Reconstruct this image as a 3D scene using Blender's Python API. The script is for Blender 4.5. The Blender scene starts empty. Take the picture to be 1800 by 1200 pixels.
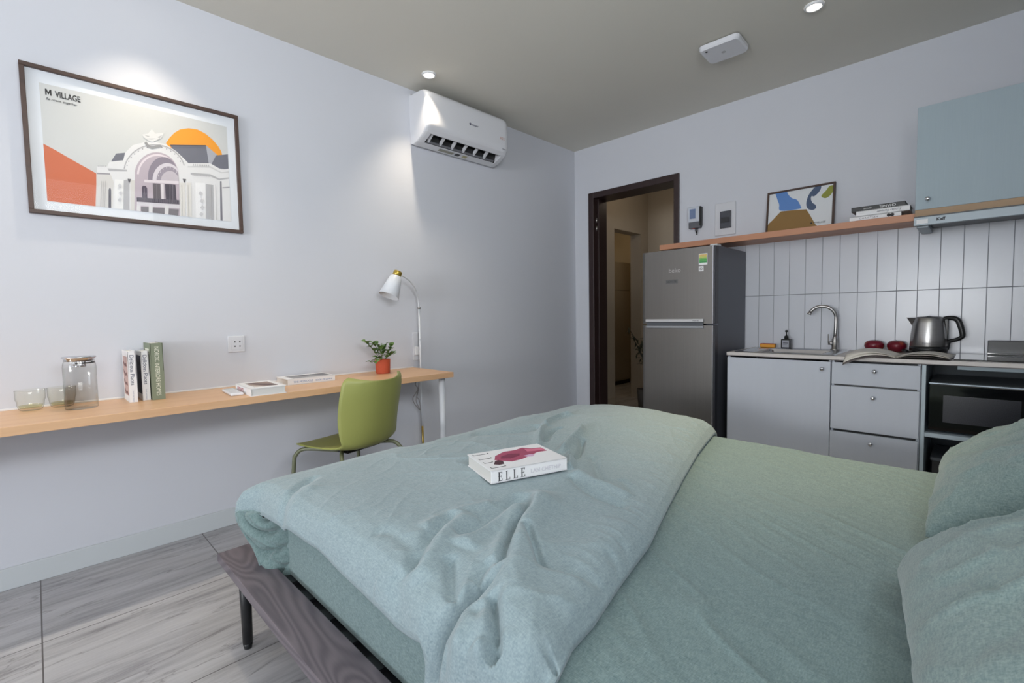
import bpy, bmesh, math, random
import numpy as np
from mathutils.geometry import tessellate_polygon
from mathutils import Vector, Matrix, noise as mnoise
random.seed(4); rng = np.random.default_rng(4)
PI = math.pi
S = bpy.context.scene
C = S.collection

# ------------------------------------------------------------------ camera
FPX, YAW, PITCH, ROLL = 831.09, math.radians(44.72094), math.radians(-3.22564), math.radians(-0.99499)
CAM = Vector((2.87689, -3.82152, 1.11516))
fw = Vector((-math.sin(YAW)*math.cos(PITCH), math.cos(YAW)*math.cos(PITCH), math.sin(PITCH)))
rt0 = Vector((math.cos(YAW), math.sin(YAW), 0)); up0 = rt0.cross(fw)
rt = math.cos(ROLL)*rt0 + math.sin(ROLL)*up0
up = -math.sin(ROLL)*rt0 + math.cos(ROLL)*up0
cd = bpy.data.cameras.new('camera'); cam = bpy.data.objects.new('camera', cd); C.objects.link(cam)
cd.sensor_width = 36; cd.lens = FPX*36/1800; cd.clip_start = .02
cam.matrix_world = Matrix(((rt.x, up.x, -fw.x, CAM.x), (rt.y, up.y, -fw.y, CAM.y), (rt.z, up.z, -fw.z, CAM.z), (0, 0, 0, 1)))
S.camera = cam
def un(px, py, axis, val):
    """point of the plane <axis>=val that the photograph shows at px,py"""
    d = fw + (px-900)/FPX*rt + (600-py)/FPX*up
    i = 'xyz'.index(axis); return CAM + d*((val-CAM[i])/d[i])

# ------------------------------------------------------------------ light
S.view_settings.view_transform = 'Standard'; S.view_settings.look = 'None'
S.view_settings.gamma = 1; S.view_settings.use_curve_mapping = False
S.view_settings.exposure = 0.24
W = bpy.data.worlds.new('sky'); S.world = W; W.use_nodes = True
bg = W.node_tree.nodes['Background']; bg.inputs[0].default_value = (.55, .72, 1, 1); bg.inputs[1].default_value = 1.0
def area(name, loc, rot, sx, sy, power, col):
    d = bpy.data.lights.new(name, 'AREA'); d.shape = 'RECTANGLE'; d.size = sx; d.size_y = sy; d.energy = power; d.color = col
    o = bpy.data.objects.new(name, d); C.objects.link(o); o.location = loc; o.rotation_euler = rot; return o
area('window_daylight', (3.68, -3.70, 2.12), (0, math.radians(76), 0), .85, 1.8, 23, (.90, .95, 1.0))
area('bounce_fill', (3.68, -3.70, 2.0), (0, math.radians(124), 0), .8, 1.8, 40, (1, .98, .94))  # added fill lamp tilted up to brighten the ceiling, imitating daylight off the ground
area('front_fill', (2.3, -8.78, 1.5), (math.radians(92), 0, 0), 1.8, 1.6, 62, (.80, .89, 1.0))  # added frontal fill lamp to brighten the kitchen side
area('front_bounce_fill', (2.3, -8.80, 1.2), (math.radians(122), 0, 0), 1.8, 1.2, 108, (1, .98, .94))  # added upward fill lamp at the front opening, lifts the ceiling
def spot(name, loc, power, col, ang, blend=.6, rad=.035):
    d = bpy.data.lights.new(name, 'SPOT'); d.energy = power; d.color = col; d.spot_size = math.radians(ang); d.spot_blend = blend
    d.shadow_soft_size = rad; o = bpy.data.objects.new(name, d); C.objects.link(o); o.location = loc; return o
WARM = (1, .86, .66)
DL = [(.264, -1.914), (.264, -3.40), (2.216, -.867), (.264, -4.9)]
for x, y in DL:
    o = spot('downlight_beam', (x, y, 2.66), (29 if x < 1 else 130), WARM if x < 1 else (1, .82, .50), 88 if x < 1 else 52, 1.0, .02)
    if x > 1: o.rotation_euler = (math.radians(-17), 0, 0)
d = bpy.data.lights.new('hall_lamp', 'POINT'); d.energy = 2.0; d.color = (1, .84, .66); d.shadow_soft_size = .1
o = bpy.data.objects.new('hall_lamp', d); C.objects.link(o); o.location = (.45, 1.0, 2.45)
d = bpy.data.lights.new('far_room_lamp', 'POINT'); d.energy = 4; d.color = (1, .80, .54); d.shadow_soft_size = .08
o = bpy.data.objects.new('far_room_lamp', d); C.objects.link(o); o.location = (-1.0, 1.9, 2.3)

# ------------------------------------------------------------------ materials
def lin(h):
    if isinstance(h, tuple): c = [v/255 for v in h]
    else: c = [int(h[i:i+2], 16)/255 for i in (0, 2, 4)]
    return tuple([(v/12.92 if v <= .04045 else ((v+.055)/1.055)**2.4) for v in c] + [1])
MATS = {}
def mat(name, col, rough=.5, metal=0, spec=.5, nz=None, bump=None, coat=0, emit=None, trans=0, alpha=None):
    """principled material; nz=(scale xyz, amount) mottles the colour; bump=(scale, strength, distance)"""
    if name in MATS: return MATS[name]
    m = bpy.data.materials.new(name); m.use_nodes = True; nt = m.node_tree; b = nt.nodes['Principled BSDF']
    col = lin(col); b.inputs['Base Color'].default_value = col; b.inputs['Roughness'].default_value = rough
    b.inputs['Metallic'].default_value = metal; b.inputs['Specular IOR Level'].default_value = spec
    b.inputs['Coat Weight'].default_value = coat; b.inputs['Transmission Weight'].default_value = trans
    if emit: b.inputs['Emission Color'].default_value = lin(emit[0]); b.inputs['Emission Strength'].default_value = emit[1]
    tc = nt.nodes.new('ShaderNodeTexCoord')
    if nz:
        mp = nt.nodes.new('ShaderNodeMapping'); mp.inputs['Scale'].default_value = nz[0] if isinstance(nz[0], tuple) else (nz[0],)*3
        n = nt.nodes.new('ShaderNodeTexNoise'); n.inputs['Scale'].default_value = 1; n.inputs['Detail'].default_value = 5; n.inputs['Roughness'].default_value = .65
        nt.links.new(tc.outputs['Object'], mp.inputs[0]); nt.links.new(mp.outputs[0], n.inputs[0])
        r = nt.nodes.new('ShaderNodeMapRange'); r.inputs[1].default_value = .3; r.inputs[2].default_value = .7
        r.inputs[3].default_value = 1-nz[1]; r.inputs[4].default_value = 1+nz[1]
        nt.links.new(n.outputs[0], r.inputs[0])
        v = nt.nodes.new('ShaderNodeVectorMath'); v.operation = 'SCALE'; v.inputs[0].default_value = col[:3]
        nt.links.new(r.outputs[0], v.inputs['Scale']); nt.links.new(v.outputs[0], b.inputs['Base Color'])
    if bump:
        n = nt.nodes.new('ShaderNodeTexNoise'); n.inputs['Detail'].default_value = 3
        mp = nt.nodes.new('ShaderNodeMapping'); mp.inputs['Scale'].default_value = bump[0] if isinstance(bump[0], tuple) else (bump[0],)*3
        n.inputs['Scale'].default_value = 1
        nt.links.new(tc.outputs['Object'], mp.inputs[0]); nt.links.new(mp.outputs[0], n.inputs[0])
        bp = nt.nodes.new('ShaderNodeBump'); bp.inputs['Strength'].default_value = bump[1]; bp.inputs['Distance'].default_value = bump[2]
        nt.links.new(n.outputs[0], bp.inputs['Height']); nt.links.new(bp.outputs[0], b.inputs['Normal'])
    MATS[name] = m; return m
def wood(name, c1, c2, axis, scale=1.0, ring=6, dist=3.0, rough=.45, fine=.25, st=.09, bmp=.25):
    """procedural wood, grain along axis"""
    m = bpy.data.materials.new(name); m.use_nodes = True; nt = m.node_tree; b = nt.nodes['Principled BSDF']
    tc = nt.nodes.new('ShaderNodeTexCoord'); mp = nt.nodes.new('ShaderNodeMapping')
    s = [ring*scale]*3; s['xyz'.index(axis)] = ring*scale*st; mp.inputs['Scale'].default_value = s
    nt.links.new(tc.outputs['Object'], mp.inputs[0])
    n1 = nt.nodes.new('ShaderNodeTexNoise'); n1.inputs['Scale'].default_value = 1; n1.inputs['Detail'].default_value = 2; n1.inputs['Distortion'].default_value = .6
    nt.links.new(mp.outputs[0], n1.inputs[0])
    k = nt.nodes.new('ShaderNodeMath'); k.operation = 'MULTIPLY'; k.inputs[1].default_value = dist*6; nt.links.new(n1.outputs[0], k.inputs[0])
    sn = nt.nodes.new('ShaderNodeMath'); sn.operation = 'SINE'; nt.links.new(k.outputs[0], sn.inputs[0])
    mp2 = nt.nodes.new('ShaderNodeMapping'); s2 = [220*scale]*3; s2['xyz'.index(axis)] = 6*scale; mp2.inputs['Scale'].default_value = s2
    nt.links.new(tc.outputs['Object'], mp2.inputs[0])
    n2 = nt.nodes.new('ShaderNodeTexNoise'); n2.inputs['Scale'].default_value = 1; n2.inputs['Detail'].default_value = 3
    nt.links.new(mp2.outputs[0], n2.inputs[0])
    a = nt.nodes.new('ShaderNodeMapRange'); a.inputs[1].default_value = -1; a.inputs[2].default_value = 1; nt.links.new(sn.outputs[0], a.inputs[0])
    mx = nt.nodes.new('ShaderNodeMath'); mx.operation = 'MULTIPLY_ADD'; mx.inputs[1].default_value = 1-fine; nt.links.new(a.outputs[0], mx.inputs[0])
    f2 = nt.nodes.new('ShaderNodeMath'); f2.operation = 'MULTIPLY'; f2.inputs[1].default_value = fine; nt.links.new(n2.outputs[0], f2.inputs[0])
    nt.links.new(f2.outputs[0], mx.inputs[2])
    cr = nt.nodes.new('ShaderNodeMix'); cr.data_type = 'RGBA'; cr.inputs[6].default_value = lin(c1); cr.inputs[7].default_value = lin(c2)
    nt.links.new(mx.outputs[0], cr.inputs[0]); nt.links.new(cr.outputs[2], b.inputs['Base Color'])
    bp = nt.nodes.new('ShaderNodeBump'); bp.inputs['Strength'].default_value = bmp; bp.inputs['Distance'].default_value = .001
    nt.links.new(mx.outputs[0], bp.inputs['Height']); nt.links.new(bp.outputs[0], b.inputs['Normal'])
    b.inputs['Roughness'].default_value = rough; MATS[name] = m; return m
def fabric(name, c1, c2, scale=1.0, bmp=.35):
    """melange weave: two yarn colours in short slubs"""
    m = bpy.data.materials.new(name); m.use_nodes = True; nt = m.node_tree; b = nt.nodes['Principled BSDF']
    tc = nt.nodes.new('ShaderNodeTexCoord'); outs = []
    for sc in ((260, 60, 160), (70, 300, 160), (40, 40, 40)):
        mp = nt.nodes.new('ShaderNodeMapping'); mp.inputs['Scale'].default_value = tuple(v*scale for v in sc)
        mp.inputs['Rotation'].default_value = (0, 0, .35)
        n = nt.nodes.new('ShaderNodeTexNoise'); n.inputs['Scale'].default_value = 1; n.inputs['Detail'].default_value = 3
        nt.links.new(tc.outputs['Object'], mp.inputs[0]); nt.links.new(mp.outputs[0], n.inputs[0]); outs.append(n.outputs[0])
    a = nt.nodes.new('ShaderNodeMath'); a.operation = 'ADD'; nt.links.new(outs[0], a.inputs[0]); nt.links.new(outs[1], a.inputs[1])
    a2 = nt.nodes.new('ShaderNodeMath'); a2.operation = 'ADD'; k3 = nt.nodes.new('ShaderNodeMath'); k3.operation = 'MULTIPLY_ADD'; k3.inputs[1].default_value = .35; k3.inputs[2].default_value = .325; nt.links.new(outs[2], k3.inputs[0])
    nt.links.new(a.outputs[0], a2.inputs[0]); nt.links.new(k3.outputs[0], a2.inputs[1])
    r = nt.nodes.new('ShaderNodeMapRange'); r.inputs[1].default_value = 1.15; r.inputs[2].default_value = 1.85; nt.links.new(a2.outputs[0], r.inputs[0])
    cr = nt.nodes.new('ShaderNodeMix'); cr.data_type = 'RGBA'; cr.inputs[6].default_value = lin(c1); cr.inputs[7].default_value = lin(c2)
    nt.links.new(r.outputs[0], cr.inputs[0]); nt.links.new(cr.outputs[2], b.inputs['Base Color'])
    bp = nt.nodes.new('ShaderNodeBump'); bp.inputs['Strength'].default_value = bmp; bp.inputs['Distance'].default_value = .0012
    nt.links.new(a.outputs[0], bp.inputs['Height']); nt.links.new(bp.outputs[0], b.inputs['Normal'])
    b.inputs['Roughness'].default_value = .95; b.inputs['Specular IOR Level'].default_value = .15
    b.inputs['Sheen Weight'].default_value = .25; b.inputs['Sheen Roughness'].default_value = .5
    MATS[name] = m; return m
def clearglass(name, tint, refl=.08, edge=.30):
    m = bpy.data.materials.new(name); m.use_nodes = True; nt = m.node_tree; nt.nodes.remove(nt.nodes['Principled BSDF'])
    out = nt.nodes['Material Output']; t = nt.nodes.new('ShaderNodeBsdfTransparent'); t.inputs[0].default_value = lin(tint)
    g = nt.nodes.new('ShaderNodeBsdfGlossy'); g.inputs['Roughness'].default_value = .02; g.inputs[0].default_value = (1, 1, 1, 1)
    lw = nt.nodes.new('ShaderNodeLayerWeight'); lw.inputs[0].default_value = .5
    pw = nt.nodes.new('ShaderNodeMath'); pw.operation = 'POWER'; pw.inputs[1].default_value = 5; nt.links.new(lw.outputs['Facing'], pw.inputs[0])
    ec = nt.nodes.new('ShaderNodeMix'); ec.data_type = 'RGBA'; ec.inputs[6].default_value = lin(tint); ec.inputs[7].default_value = (edge, edge*1.04, edge, 1)
    p2 = nt.nodes.new('ShaderNodeMath'); p2.operation = 'POWER'; p2.inputs[1].default_value = 5; nt.links.new(lw.outputs['Facing'], p2.inputs[0])
    nt.links.new(p2.outputs[0], ec.inputs[0]); nt.links.new(ec.outputs[2], t.inputs[0])
    f = nt.nodes.new('ShaderNodeMath'); f.operation = 'MULTIPLY_ADD'; f.inputs[1].default_value = .45; f.inputs[2].default_value = refl*.3; nt.links.new(pw.outputs[0], f.inputs[0])
    x = nt.nodes.new('ShaderNodeMixShader'); nt.links.new(f.outputs[0], x.inputs[0])
    nt.links.new(t.outputs[0], x.inputs[1]); nt.links.new(g.outputs[0], x.inputs[2]); nt.links.new(x.outputs[0], out.inputs[0]); MATS[name] = m; return m

WALL = mat('wall_paint', (204, 207, 215), .85, nz=(1.3, .012), bump=(60, .08, .002))
CEIL = mat('ceiling_paint', (214, 212, 203), .9, nz=(2, .01))
WHITE = mat('white_plastic', (225, 227, 230), .35)
WHITEG = mat('white_gloss_plastic', (214, 216, 222), .22, coat=.3)
BASEB = mat('baseboard_paint', (196, 202, 206), .5)
OAK = wood('oak_desk', (222, 182, 142), (204, 156, 116), 'y', .8, 10, 1.4, .38, .5)
OAKX = wood('oak_shelf', (196, 140, 108), (170, 116, 86), 'x', .8, 10, 1.4, .45, .5)
DARKW = wood('dark_door_wood', (52, 36, 36), (34, 22, 23), 'z', 1, 10, 1.5, .4, .5)
WALN = wood('walnut_frame', (78, 58, 50), (54, 40, 36), 'y', 1.5, 12, 1.6, .5, .5)
GREYW = wood('grey_stained_wood', (118, 110, 116), (86, 80, 87), 'x', 1, 4.5, 24, .5, .35, .24, .04)
BLACK = mat('black_metal', (30, 31, 34), .4)
BLKP = mat('black_plastic', (24, 25, 27), .35)
BLKG = mat('black_glass', (12, 13, 16), .07, coat=.5)
STEEL = mat('brushed_steel', (176, 174, 172), .3, 1, nz=((4, 4, 300), .06))
SINKM = mat('sink_steel', (190, 192, 196), .25, 1)
CHROME = mat('chrome', (215, 217, 222), .12, 1)
FRIDGE = mat('fridge_steel', (124, 121, 118), .42, .8, nz=((120, 120, 1.5), .04))
FRSIDE = mat('fridge_side_grey', (96, 99, 108), .5, .3)
CAB = mat('cabinet_laminate', (194, 199, 209), .5, nz=((30, 30, 2), .012))
CABBL = wood('blue_grey_laminate', (166, 182, 191), (158, 174, 183), 'z', 1, 10, 1.0, .55, .8)
WORKT = mat('worktop', (206, 200, 196), .4, nz=(60, .04))
TILE = mat('tile_glaze', (208, 211, 219), .25, nz=(2, .015))
GROUT = mat('tile_grout', (150, 152, 158), .9)
DUV = fabric('duvet_linen', (127, 146, 152), (156, 172, 177), 1.4)
SHEET = fabric('sheet_linen', (101, 123, 125), (138, 158, 158), 1.6)
SKIRT = fabric('mattress_linen', (112, 142, 150), (132, 160, 168), 1.0, .2)
PILLW = fabric('pillow_linen', (106, 127, 128), (144, 162, 160), 1.6)
GREEN = mat('olive_green_plastic', (152, 156, 88), .42)
GREENT = mat('olive_tube', (112, 116, 92), .4, .2)
BRASS = mat('brass', (206, 176, 84), .28, .9)
TERRA = mat('terracotta', (190, 84, 56), .8, nz=(40, .06))
LEAF = mat('leaf_green', (92, 124, 62), .45, nz=(60, .3))
LEAFD = mat('dark_leaf', (44, 50, 36), .5)
STEM = mat('stem', (86, 92, 60), .6)
PAPER = mat('paper_white', (232, 232, 234), .6)
PAGES = mat('page_block', (214, 212, 208), .8, nz=((3, 3, 600), .06))
GLASS = clearglass('clear_glass', (253, 254, 253), .12)
GLASSY = clearglass('yellowish_glass', (252, 252, 248), .12)
PANE = clearglass('pane_glass', (253, 253, 253), .012, .9)
LAMPG = mat('lit_lens', (255, 250, 240), .5, emit=((255, 244, 225), 9))
def flat(r, g, b, rough=.6): return mat('print_%d_%d_%d' % (r, g, b), (r, g, b), rough)

def floor_material():
    m = bpy.data.materials.new('travertine_tiles'); m.use_nodes = True; nt = m.node_tree; b = nt.nodes['Principled BSDF']
    tc = nt.nodes.new('ShaderNodeTexCoord')
    def noise(sc, rot, det, rough, dis, off=(0, 0, 0)):
        mp = nt.nodes.new('ShaderNodeMapping'); mp.inputs['Scale'].default_value = sc; mp.inputs['Rotation'].default_value = (0, 0, rot); mp.inputs['Location'].default_value = off
        n = nt.nodes.new('ShaderNodeTexNoise'); n.inputs['Scale'].default_value = 1; n.inputs['Detail'].default_value = det
        n.inputs['Roughness'].default_value = rough; n.inputs['Distortion'].default_value = dis
        nt.links.new(tc.outputs['Object'], mp.inputs[0]); nt.links.new(mp.outputs[0], n.inputs[0]); return n.outputs[0]
    def rng_(s, a, b_, c, d):
        r = nt.nodes.new('ShaderNodeMapRange'); r.inputs[1].default_value = a; r.inputs[2].default_value = b_; r.inputs[3].default_value = c; r.inputs[4].default_value = d
        nt.links.new(s, r.inputs[0]); return r.outputs[0]
    def mixc(f, a, c):
        x = nt.nodes.new('ShaderNodeMix'); x.data_type = 'RGBA'
        nt.links.new(f, x.inputs[0])
        for i, v in ((6, a), (7, c)):
            if isinstance(v, tuple): x.inputs[i].default_value = v
            else: nt.links.new(v, x.inputs[i])
        return x.outputs[2]
    bands = noise((9, .9, 1), .10, 6, .62, .5)
    fine = noise((38, 3.4, 1), .10, 5, .7, .7, (3, 1, 0))
    blot = noise((2.2, 1.4, 1), 0, 3, .5, 0, (7, 0, 0))
    c = mixc(rng_(bands, .32, .66, 0, 1), lin((136, 135, 140)), lin((190, 190, 195)))
    c = mixc(rng_(fine, .40, .62, 0, .55), c, lin((200, 200, 203)))
    c = mixc(rng_(blot, .5, .75, 0, .25), c, lin((182, 178, 170)))
    vein = nt.nodes.new('ShaderNodeMath'); vein.operation = 'ABSOLUTE'
    sb = nt.nodes.new('ShaderNodeMath'); sb.operation = 'SUBTRACT'; sb.inputs[1].default_value = .5
    nt.links.new(noise((6, .8, 1), .14, 4, .6, 1.0, (1, 5, 0)), sb.inputs[0]); nt.links.new(sb.outputs[0], vein.inputs[0])
    c = mixc(rng_(vein.outputs[0], 0, .012, .55, 0), c, lin((112, 108, 110)))
    br = nt.nodes.new('ShaderNodeTexBrick'); br.offset = 0; br.offset_frequency = 1; br.squash = 1
    br.inputs['Color1'].default_value = (1, 1, 1, 1); br.inputs['Color2'].default_value = (.93, .93, .93, 1); br.inputs['Mortar'].default_value = (0, 0, 0, 1)
    br.inputs['Scale'].default_value = 1; br.inputs['Mortar Size'].default_value = .0022; br.inputs['Mortar Smooth'].default_value = .2
    br.inputs['Brick Width'].default_value = .6; br.inputs['Row Height'].default_value = .6; br.inputs['Bias'].default_value = 0
    mp = nt.nodes.new('ShaderNodeMapping'); mp.inputs['Location'].default_value = (-.579+.6, 3.857-6*.6-.6+.001+.6, 0)
    nt.links.new(tc.outputs['Object'], mp.inputs[0]); nt.links.new(mp.outputs[0], br.inputs[0])
    tint = nt.nodes.new('ShaderNodeMix'); tint.data_type = 'RGBA'; tint.blend_type = 'MULTIPLY'; tint.inputs[0].default_value = 1
    nt.links.new(c, tint.inputs[6]); nt.links.new(br.outputs[0], tint.inputs[7])
    c = mixc(br.outputs['Fac'], tint.outputs[2], lin((96, 93, 94)))
    nt.links.new(c, b.inputs['Base Color']); b.inputs['Roughness'].default_value = .42
    return m

# ------------------------------------------------------------------ builder
def T(o, label, cat, group=None):
    o['label'] = label; o['category'] = cat
    if group: o['group'] = group
    return o
def thing(name, label, cat, loc=(0, 0, 0), rot=(0, 0, 0), group=None):
    o = bpy.data.objects.new(name, None); C.objects.link(o); o.location = loc; o.rotation_euler = rot
    o.empty_display_size = .05; return T(o, label, cat, group)
class MB:
    def __init__(s): s.bm = bmesh.new()
    def add(s, vs, fs, smooth=False):
        v = [s.bm.verts.new(p) for p in vs]
        for f in fs:
            try: q = s.bm.faces.new([v[i] for i in f]); q.smooth = smooth
            except ValueError: pass
        return v
    def box(s, x0, x1, y0, y1, z0, z1, bev=0, seg=2):
        v = s.add([(x, y, z) for x in (x0, x1) for y in (y0, y1) for z in (z0, z1)],
                  [(0, 1, 3, 2), (4, 6, 7, 5), (0, 4, 5, 1), (2, 3, 7, 6), (0, 2, 6, 4), (1, 5, 7, 3)])
        if bev:
            es = list({e for q in v for e in q.link_edges})
            bmesh.ops.bevel(s.bm, geom=es, offset=bev, segments=seg, affect='EDGES', profile=.5)
        return s
    def lathe(s, prof, c=(0, 0, 0), seg=40, M=None, ang=2*PI, smooth=True):
        """prof: (radius, height) pairs about the local z axis"""
        n = len(prof); vs = []; full = abs(ang-2*PI) < 1e-6; ns = seg if full else seg+1
        for i in range(ns):
            t = ang*i/seg
            for r, h in prof:
                p = Vector((r*math.cos(t), r*math.sin(t), h)); p = (M @ p) if M else p; vs.append(p+Vector(c))
        fs = []
        for i in range(seg):
            j = (i+1) % ns
            for k in range(n-1): fs.append((i*n+k, j*n+k, j*n+k+1, i*n+k+1))
        s.add(vs, fs, smooth); bmesh.ops.remove_doubles(s.bm, verts=s.bm.verts, dist=1e-6); return s
    def cyl(s, p0, p1, r0, r1=None, seg=20, cap=True, smooth=True):
        r1 = r0 if r1 is None else r1; p0 = Vector(p0); p1 = Vector(p1); d = (p1-p0).normalized()
        a = d.orthogonal().normalized(); b = d.cross(a); vs = []
        for p, r in ((p0, r0), (p1, r1)):
            for i in range(seg): t = 2*PI*i/seg; vs.append(p+r*(math.cos(t)*a+math.sin(t)*b))
        v = [s.bm.verts.new(q) for q in vs]
        for i in range(seg):
            j = (i+1) % seg; f = s.bm.faces.new((v[i], v[j], v[seg+j], v[seg+i])); f.smooth = smooth
        if cap: s.bm.faces.new(v[:seg][::-1]); s.bm.faces.new(v[seg:])
        return s
    def tube(s, pts, r, seg=10, sm=4):
        pts = [Vector(p) for p in pts]
        if sm > 1 and len(pts) > 2:                                   # Catmull-Rom smoothing
            q = [2*pts[0]-pts[1]]+pts+[2*pts[-1]-pts[-2]]; out = []
            for i in range(1, len(q)-2):
                for k in range(sm):
                    t = k/sm; a, b, c, d = q[i-1:i+3]
                    out.append(.5*((2*b)+(c-a)*t+(2*a-5*b+4*c-d)*t*t+(3*b-a-3*c+d)*t**3))
            pts = out+[pts[-1]]
        rs = r if isinstance(r, (list, tuple)) else [r]*len(pts)
        if len(rs) != len(pts): rs = [float(v) for v in np.interp(np.linspace(0, 1, len(pts)), np.linspace(0, 1, len(rs)), rs)]
        nrm = (pts[1]-pts[0]).normalized().orthogonal().normalized(); rings = []
        for i, p in enumerate(pts):
            d = (pts[min(i+1, len(pts)-1)]-pts[max(i-1, 0)]).normalized()
            nrm = (nrm-d*nrm.dot(d)).normalized(); b = d.cross(nrm)
            rings.append([s.bm.verts.new(p+rs[i]*(math.cos(2*PI*k/seg)*nrm+math.sin(2*PI*k/seg)*b)) for k in range(seg)])
        for i in range(len(pts)-1):
            for k in range(seg):
                f = s.bm.faces.new((rings[i][k], rings[i][(k+1) % seg], rings[i+1][(k+1) % seg], rings[i+1][k])); f.smooth = True
        s.bm.faces.new(rings[0][::-1]); s.bm.faces.new(rings[-1]); return s
    def prism(s, poly, f0, f1):
        """poly: list of 2-D points, f0/f1: map 2-D point to the two 3-D ends"""
        n = len(poly); v = s.add([f0(*p) for p in poly]+[f1(*p) for p in poly], [tuple(range(n))[::-1], tuple(range(n, 2*n))]+[(i, (i+1) % n, n+(i+1) % n, n+i) for i in range(n)])
        return s
    def grid(s, P, smooth=True, flip=False):
        """P: array (n, m, 3)"""
        n, m = P.shape[:2]; v = [s.bm.verts.new(p) for p in P.reshape(-1, 3)]
        for i in range(n-1):
            for j in range(m-1):
                q = (v[i*m+j], v[(i+1)*m+j], v[(i+1)*m+j+1], v[i*m+j+1])
                f = s.bm.faces.new(q[::-1] if flip else q); f.smooth = smooth
        return s
    def build(s, name, m, parent=None, world=False, origin=None, fixn=True):
        if fixn: bmesh.ops.recalc_face_normals(s.bm, faces=s.bm.faces)
        me = bpy.data.meshes.new(name)
        if parent is None:
            if origin is None:
                vs = [v.co for v in s.bm.verts]
                origin = Vector(((min(v.x for v in vs)+max(v.x for v in vs))/2, (min(v.y for v in vs)+max(v.y for v in vs))/2, min(v.z for v in vs)))
            bmesh.ops.translate(s.bm, verts=s.bm.verts, vec=-Vector(origin))
        elif world:
            q = parent; inv = Matrix.Identity(4)
            while q: inv = inv @ q.matrix_basis.inverted(); q = q.parent
            bmesh.ops.transform(s.bm, matrix=inv, verts=s.bm.verts)
        s.bm.to_mesh(me); s.bm.free(); me.materials.append(m)
        o = bpy.data.objects.new(name, me); C.objects.link(o)
        if parent: o.parent = parent
        else: o.location = origin
        return o
def struct(o): o['kind'] = 'structure'; return o
def mod_solid(o, t, off=-1):
    m = o.modifiers.new('thickness', 'SOLIDIFY'); m.thickness = t; m.offset = off; return o
def text(name, s, m, parent, loc, R, size, sx=1.0, align='LEFT', world=True, extr=.0003, spacing=1.0, shear=0, bold=0):
    """lettering as a mesh; R = 3x3 with columns right, up, out"""
    cu = bpy.data.curves.new('lettering_curve', 'FONT'); cu.body = s; cu.size = size; cu.align_x = align; cu.extrude = extr; cu.space_character = spacing; cu.shear = shear; cu.offset = bold
    o = bpy.data.objects.new('lettering_curve', cu); C.objects.link(o); bpy.context.view_layer.update()
    me = bpy.data.meshes.new_from_object(o.evaluated_get(bpy.context.evaluated_depsgraph_get())); bpy.data.objects.remove(o)
    bm = bmesh.new(); bm.from_mesh(me)
    M = Matrix.Translation(loc) @ Matrix((R[0], R[1], R[2])).transposed().to_4x4() @ Matrix.Diagonal((sx, 1, 1, 1))
    bmesh.ops.transform(bm, matrix=M, verts=bm.verts)
    b = MB(); b.bm.free(); b.bm = bm; return b.build(name, m, parent, world, fixn=False)
FACE_L = ((0, 1, 0), (0, 0, 1), (1, 0, 0))      # on the left wall (seen from +x)
FACE_K = ((1, 0, 0), (0, 0, 1), (0, -1, 0))     # on the kitchen wall (seen from -y)
def vnoise(x, y, seed=0):
    """smooth numpy value noise in -1..1"""
    r = np.random.default_rng(seed).uniform(-1, 1, (64, 64)); xi = np.floor(x).astype(int); yi = np.floor(y).astype(int)
    fx = x-xi; fy = y-yi; fx = fx*fx*(3-2*fx); fy = fy*fy*(3-2*fy)
    g = lambda a, b: r[a % 64, b % 64]
    return (g(xi, yi)*(1-fx)+g(xi+1, yi)*fx)*(1-fy)+(g(xi, yi+1)*(1-fx)+g(xi+1, yi+1)*fx)*fy
def sstep(a, b, x):
    t = np.clip((x-a)/(b-a), 0, 1); return t*t*(3-2*t)

# ================================================================== ROOM
H = 2.7; XR = 3.45; YN = -8.6
b = MB(); b.box(-2.2, XR+.15, YN-.15, 4.0, -.1, 0); struct(b.build('floor', floor_material(), origin=(0, 0, 0)))
DLC = DL
def holed_ceiling():
    b = MB(); b.box(-.15, XR+.15, YN-.15, .15, H, H+.12); return b
struct(holed_ceiling().build('ceiling', CEIL))
b = MB(); b.box(-.15, 0, YN-.15, .15, 0, H); struct(b.build('wall_left', WALL))
WY0, WY1, WZ0, WZ1 = -4.6, -2.8, 1.68, 2.54                            # window in the right wall, behind the camera
b = MB(); b.box(XR, XR+.15, YN-.15, WY0, 0, H); b.box(XR, XR+.15, WY1, .15, 0, H); b.box(XR, XR+.15, WY0, WY1, 0, WZ0); b.box(XR, XR+.15, WY0, WY1, WZ1, H)
struct(b.build('wall_right', WALL))
b = MB()
for y in (WY0, (WY0+WY1)/2-.03, WY1-.05): b.box(XR+.04, XR+.09, y, y+.05, WZ0, WZ1)
b.box(XR+.04, XR+.09, WY0, WY1, WZ0, WZ0+.05); b.box(XR+.04, XR+.09, WY0, WY1, WZ1-.05, WZ1)
wf = struct(b.build('window_1', BLACK))
b = MB(); b.box(XR+.062, XR+.068, WY0+.05, WY1-.05, WZ0+.05, WZ1-.05); b.build('pane', PANE, wf, True)
DX0, DX1, DZ = .171, 1.078, 2.262                                     # outer edge of the door frame
b = MB(); b.box(0, DX0+.01, 0, .15, 0, H); b.box(DX1-.01, XR, 0, .15, 0, H); b.box(DX0+.01, DX1-.01, 0, .15, DZ-.01, H)
struct(b.build('wall_back', WALL))
VX0, VX1, VZ0, VZ1 = 1.5, 3.1, .7, 2.3
b = MB(); b.box(0, VX0, YN-.15, YN, 0, H); b.box(VX1, XR, YN-.15, YN, 0, H); b.box(VX0, VX1, YN-.15, YN, 0, VZ0); b.box(VX0, VX1, YN-.15, YN, VZ1, H)
struct(b.build('wall_front', WALL))
b = MB()
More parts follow.
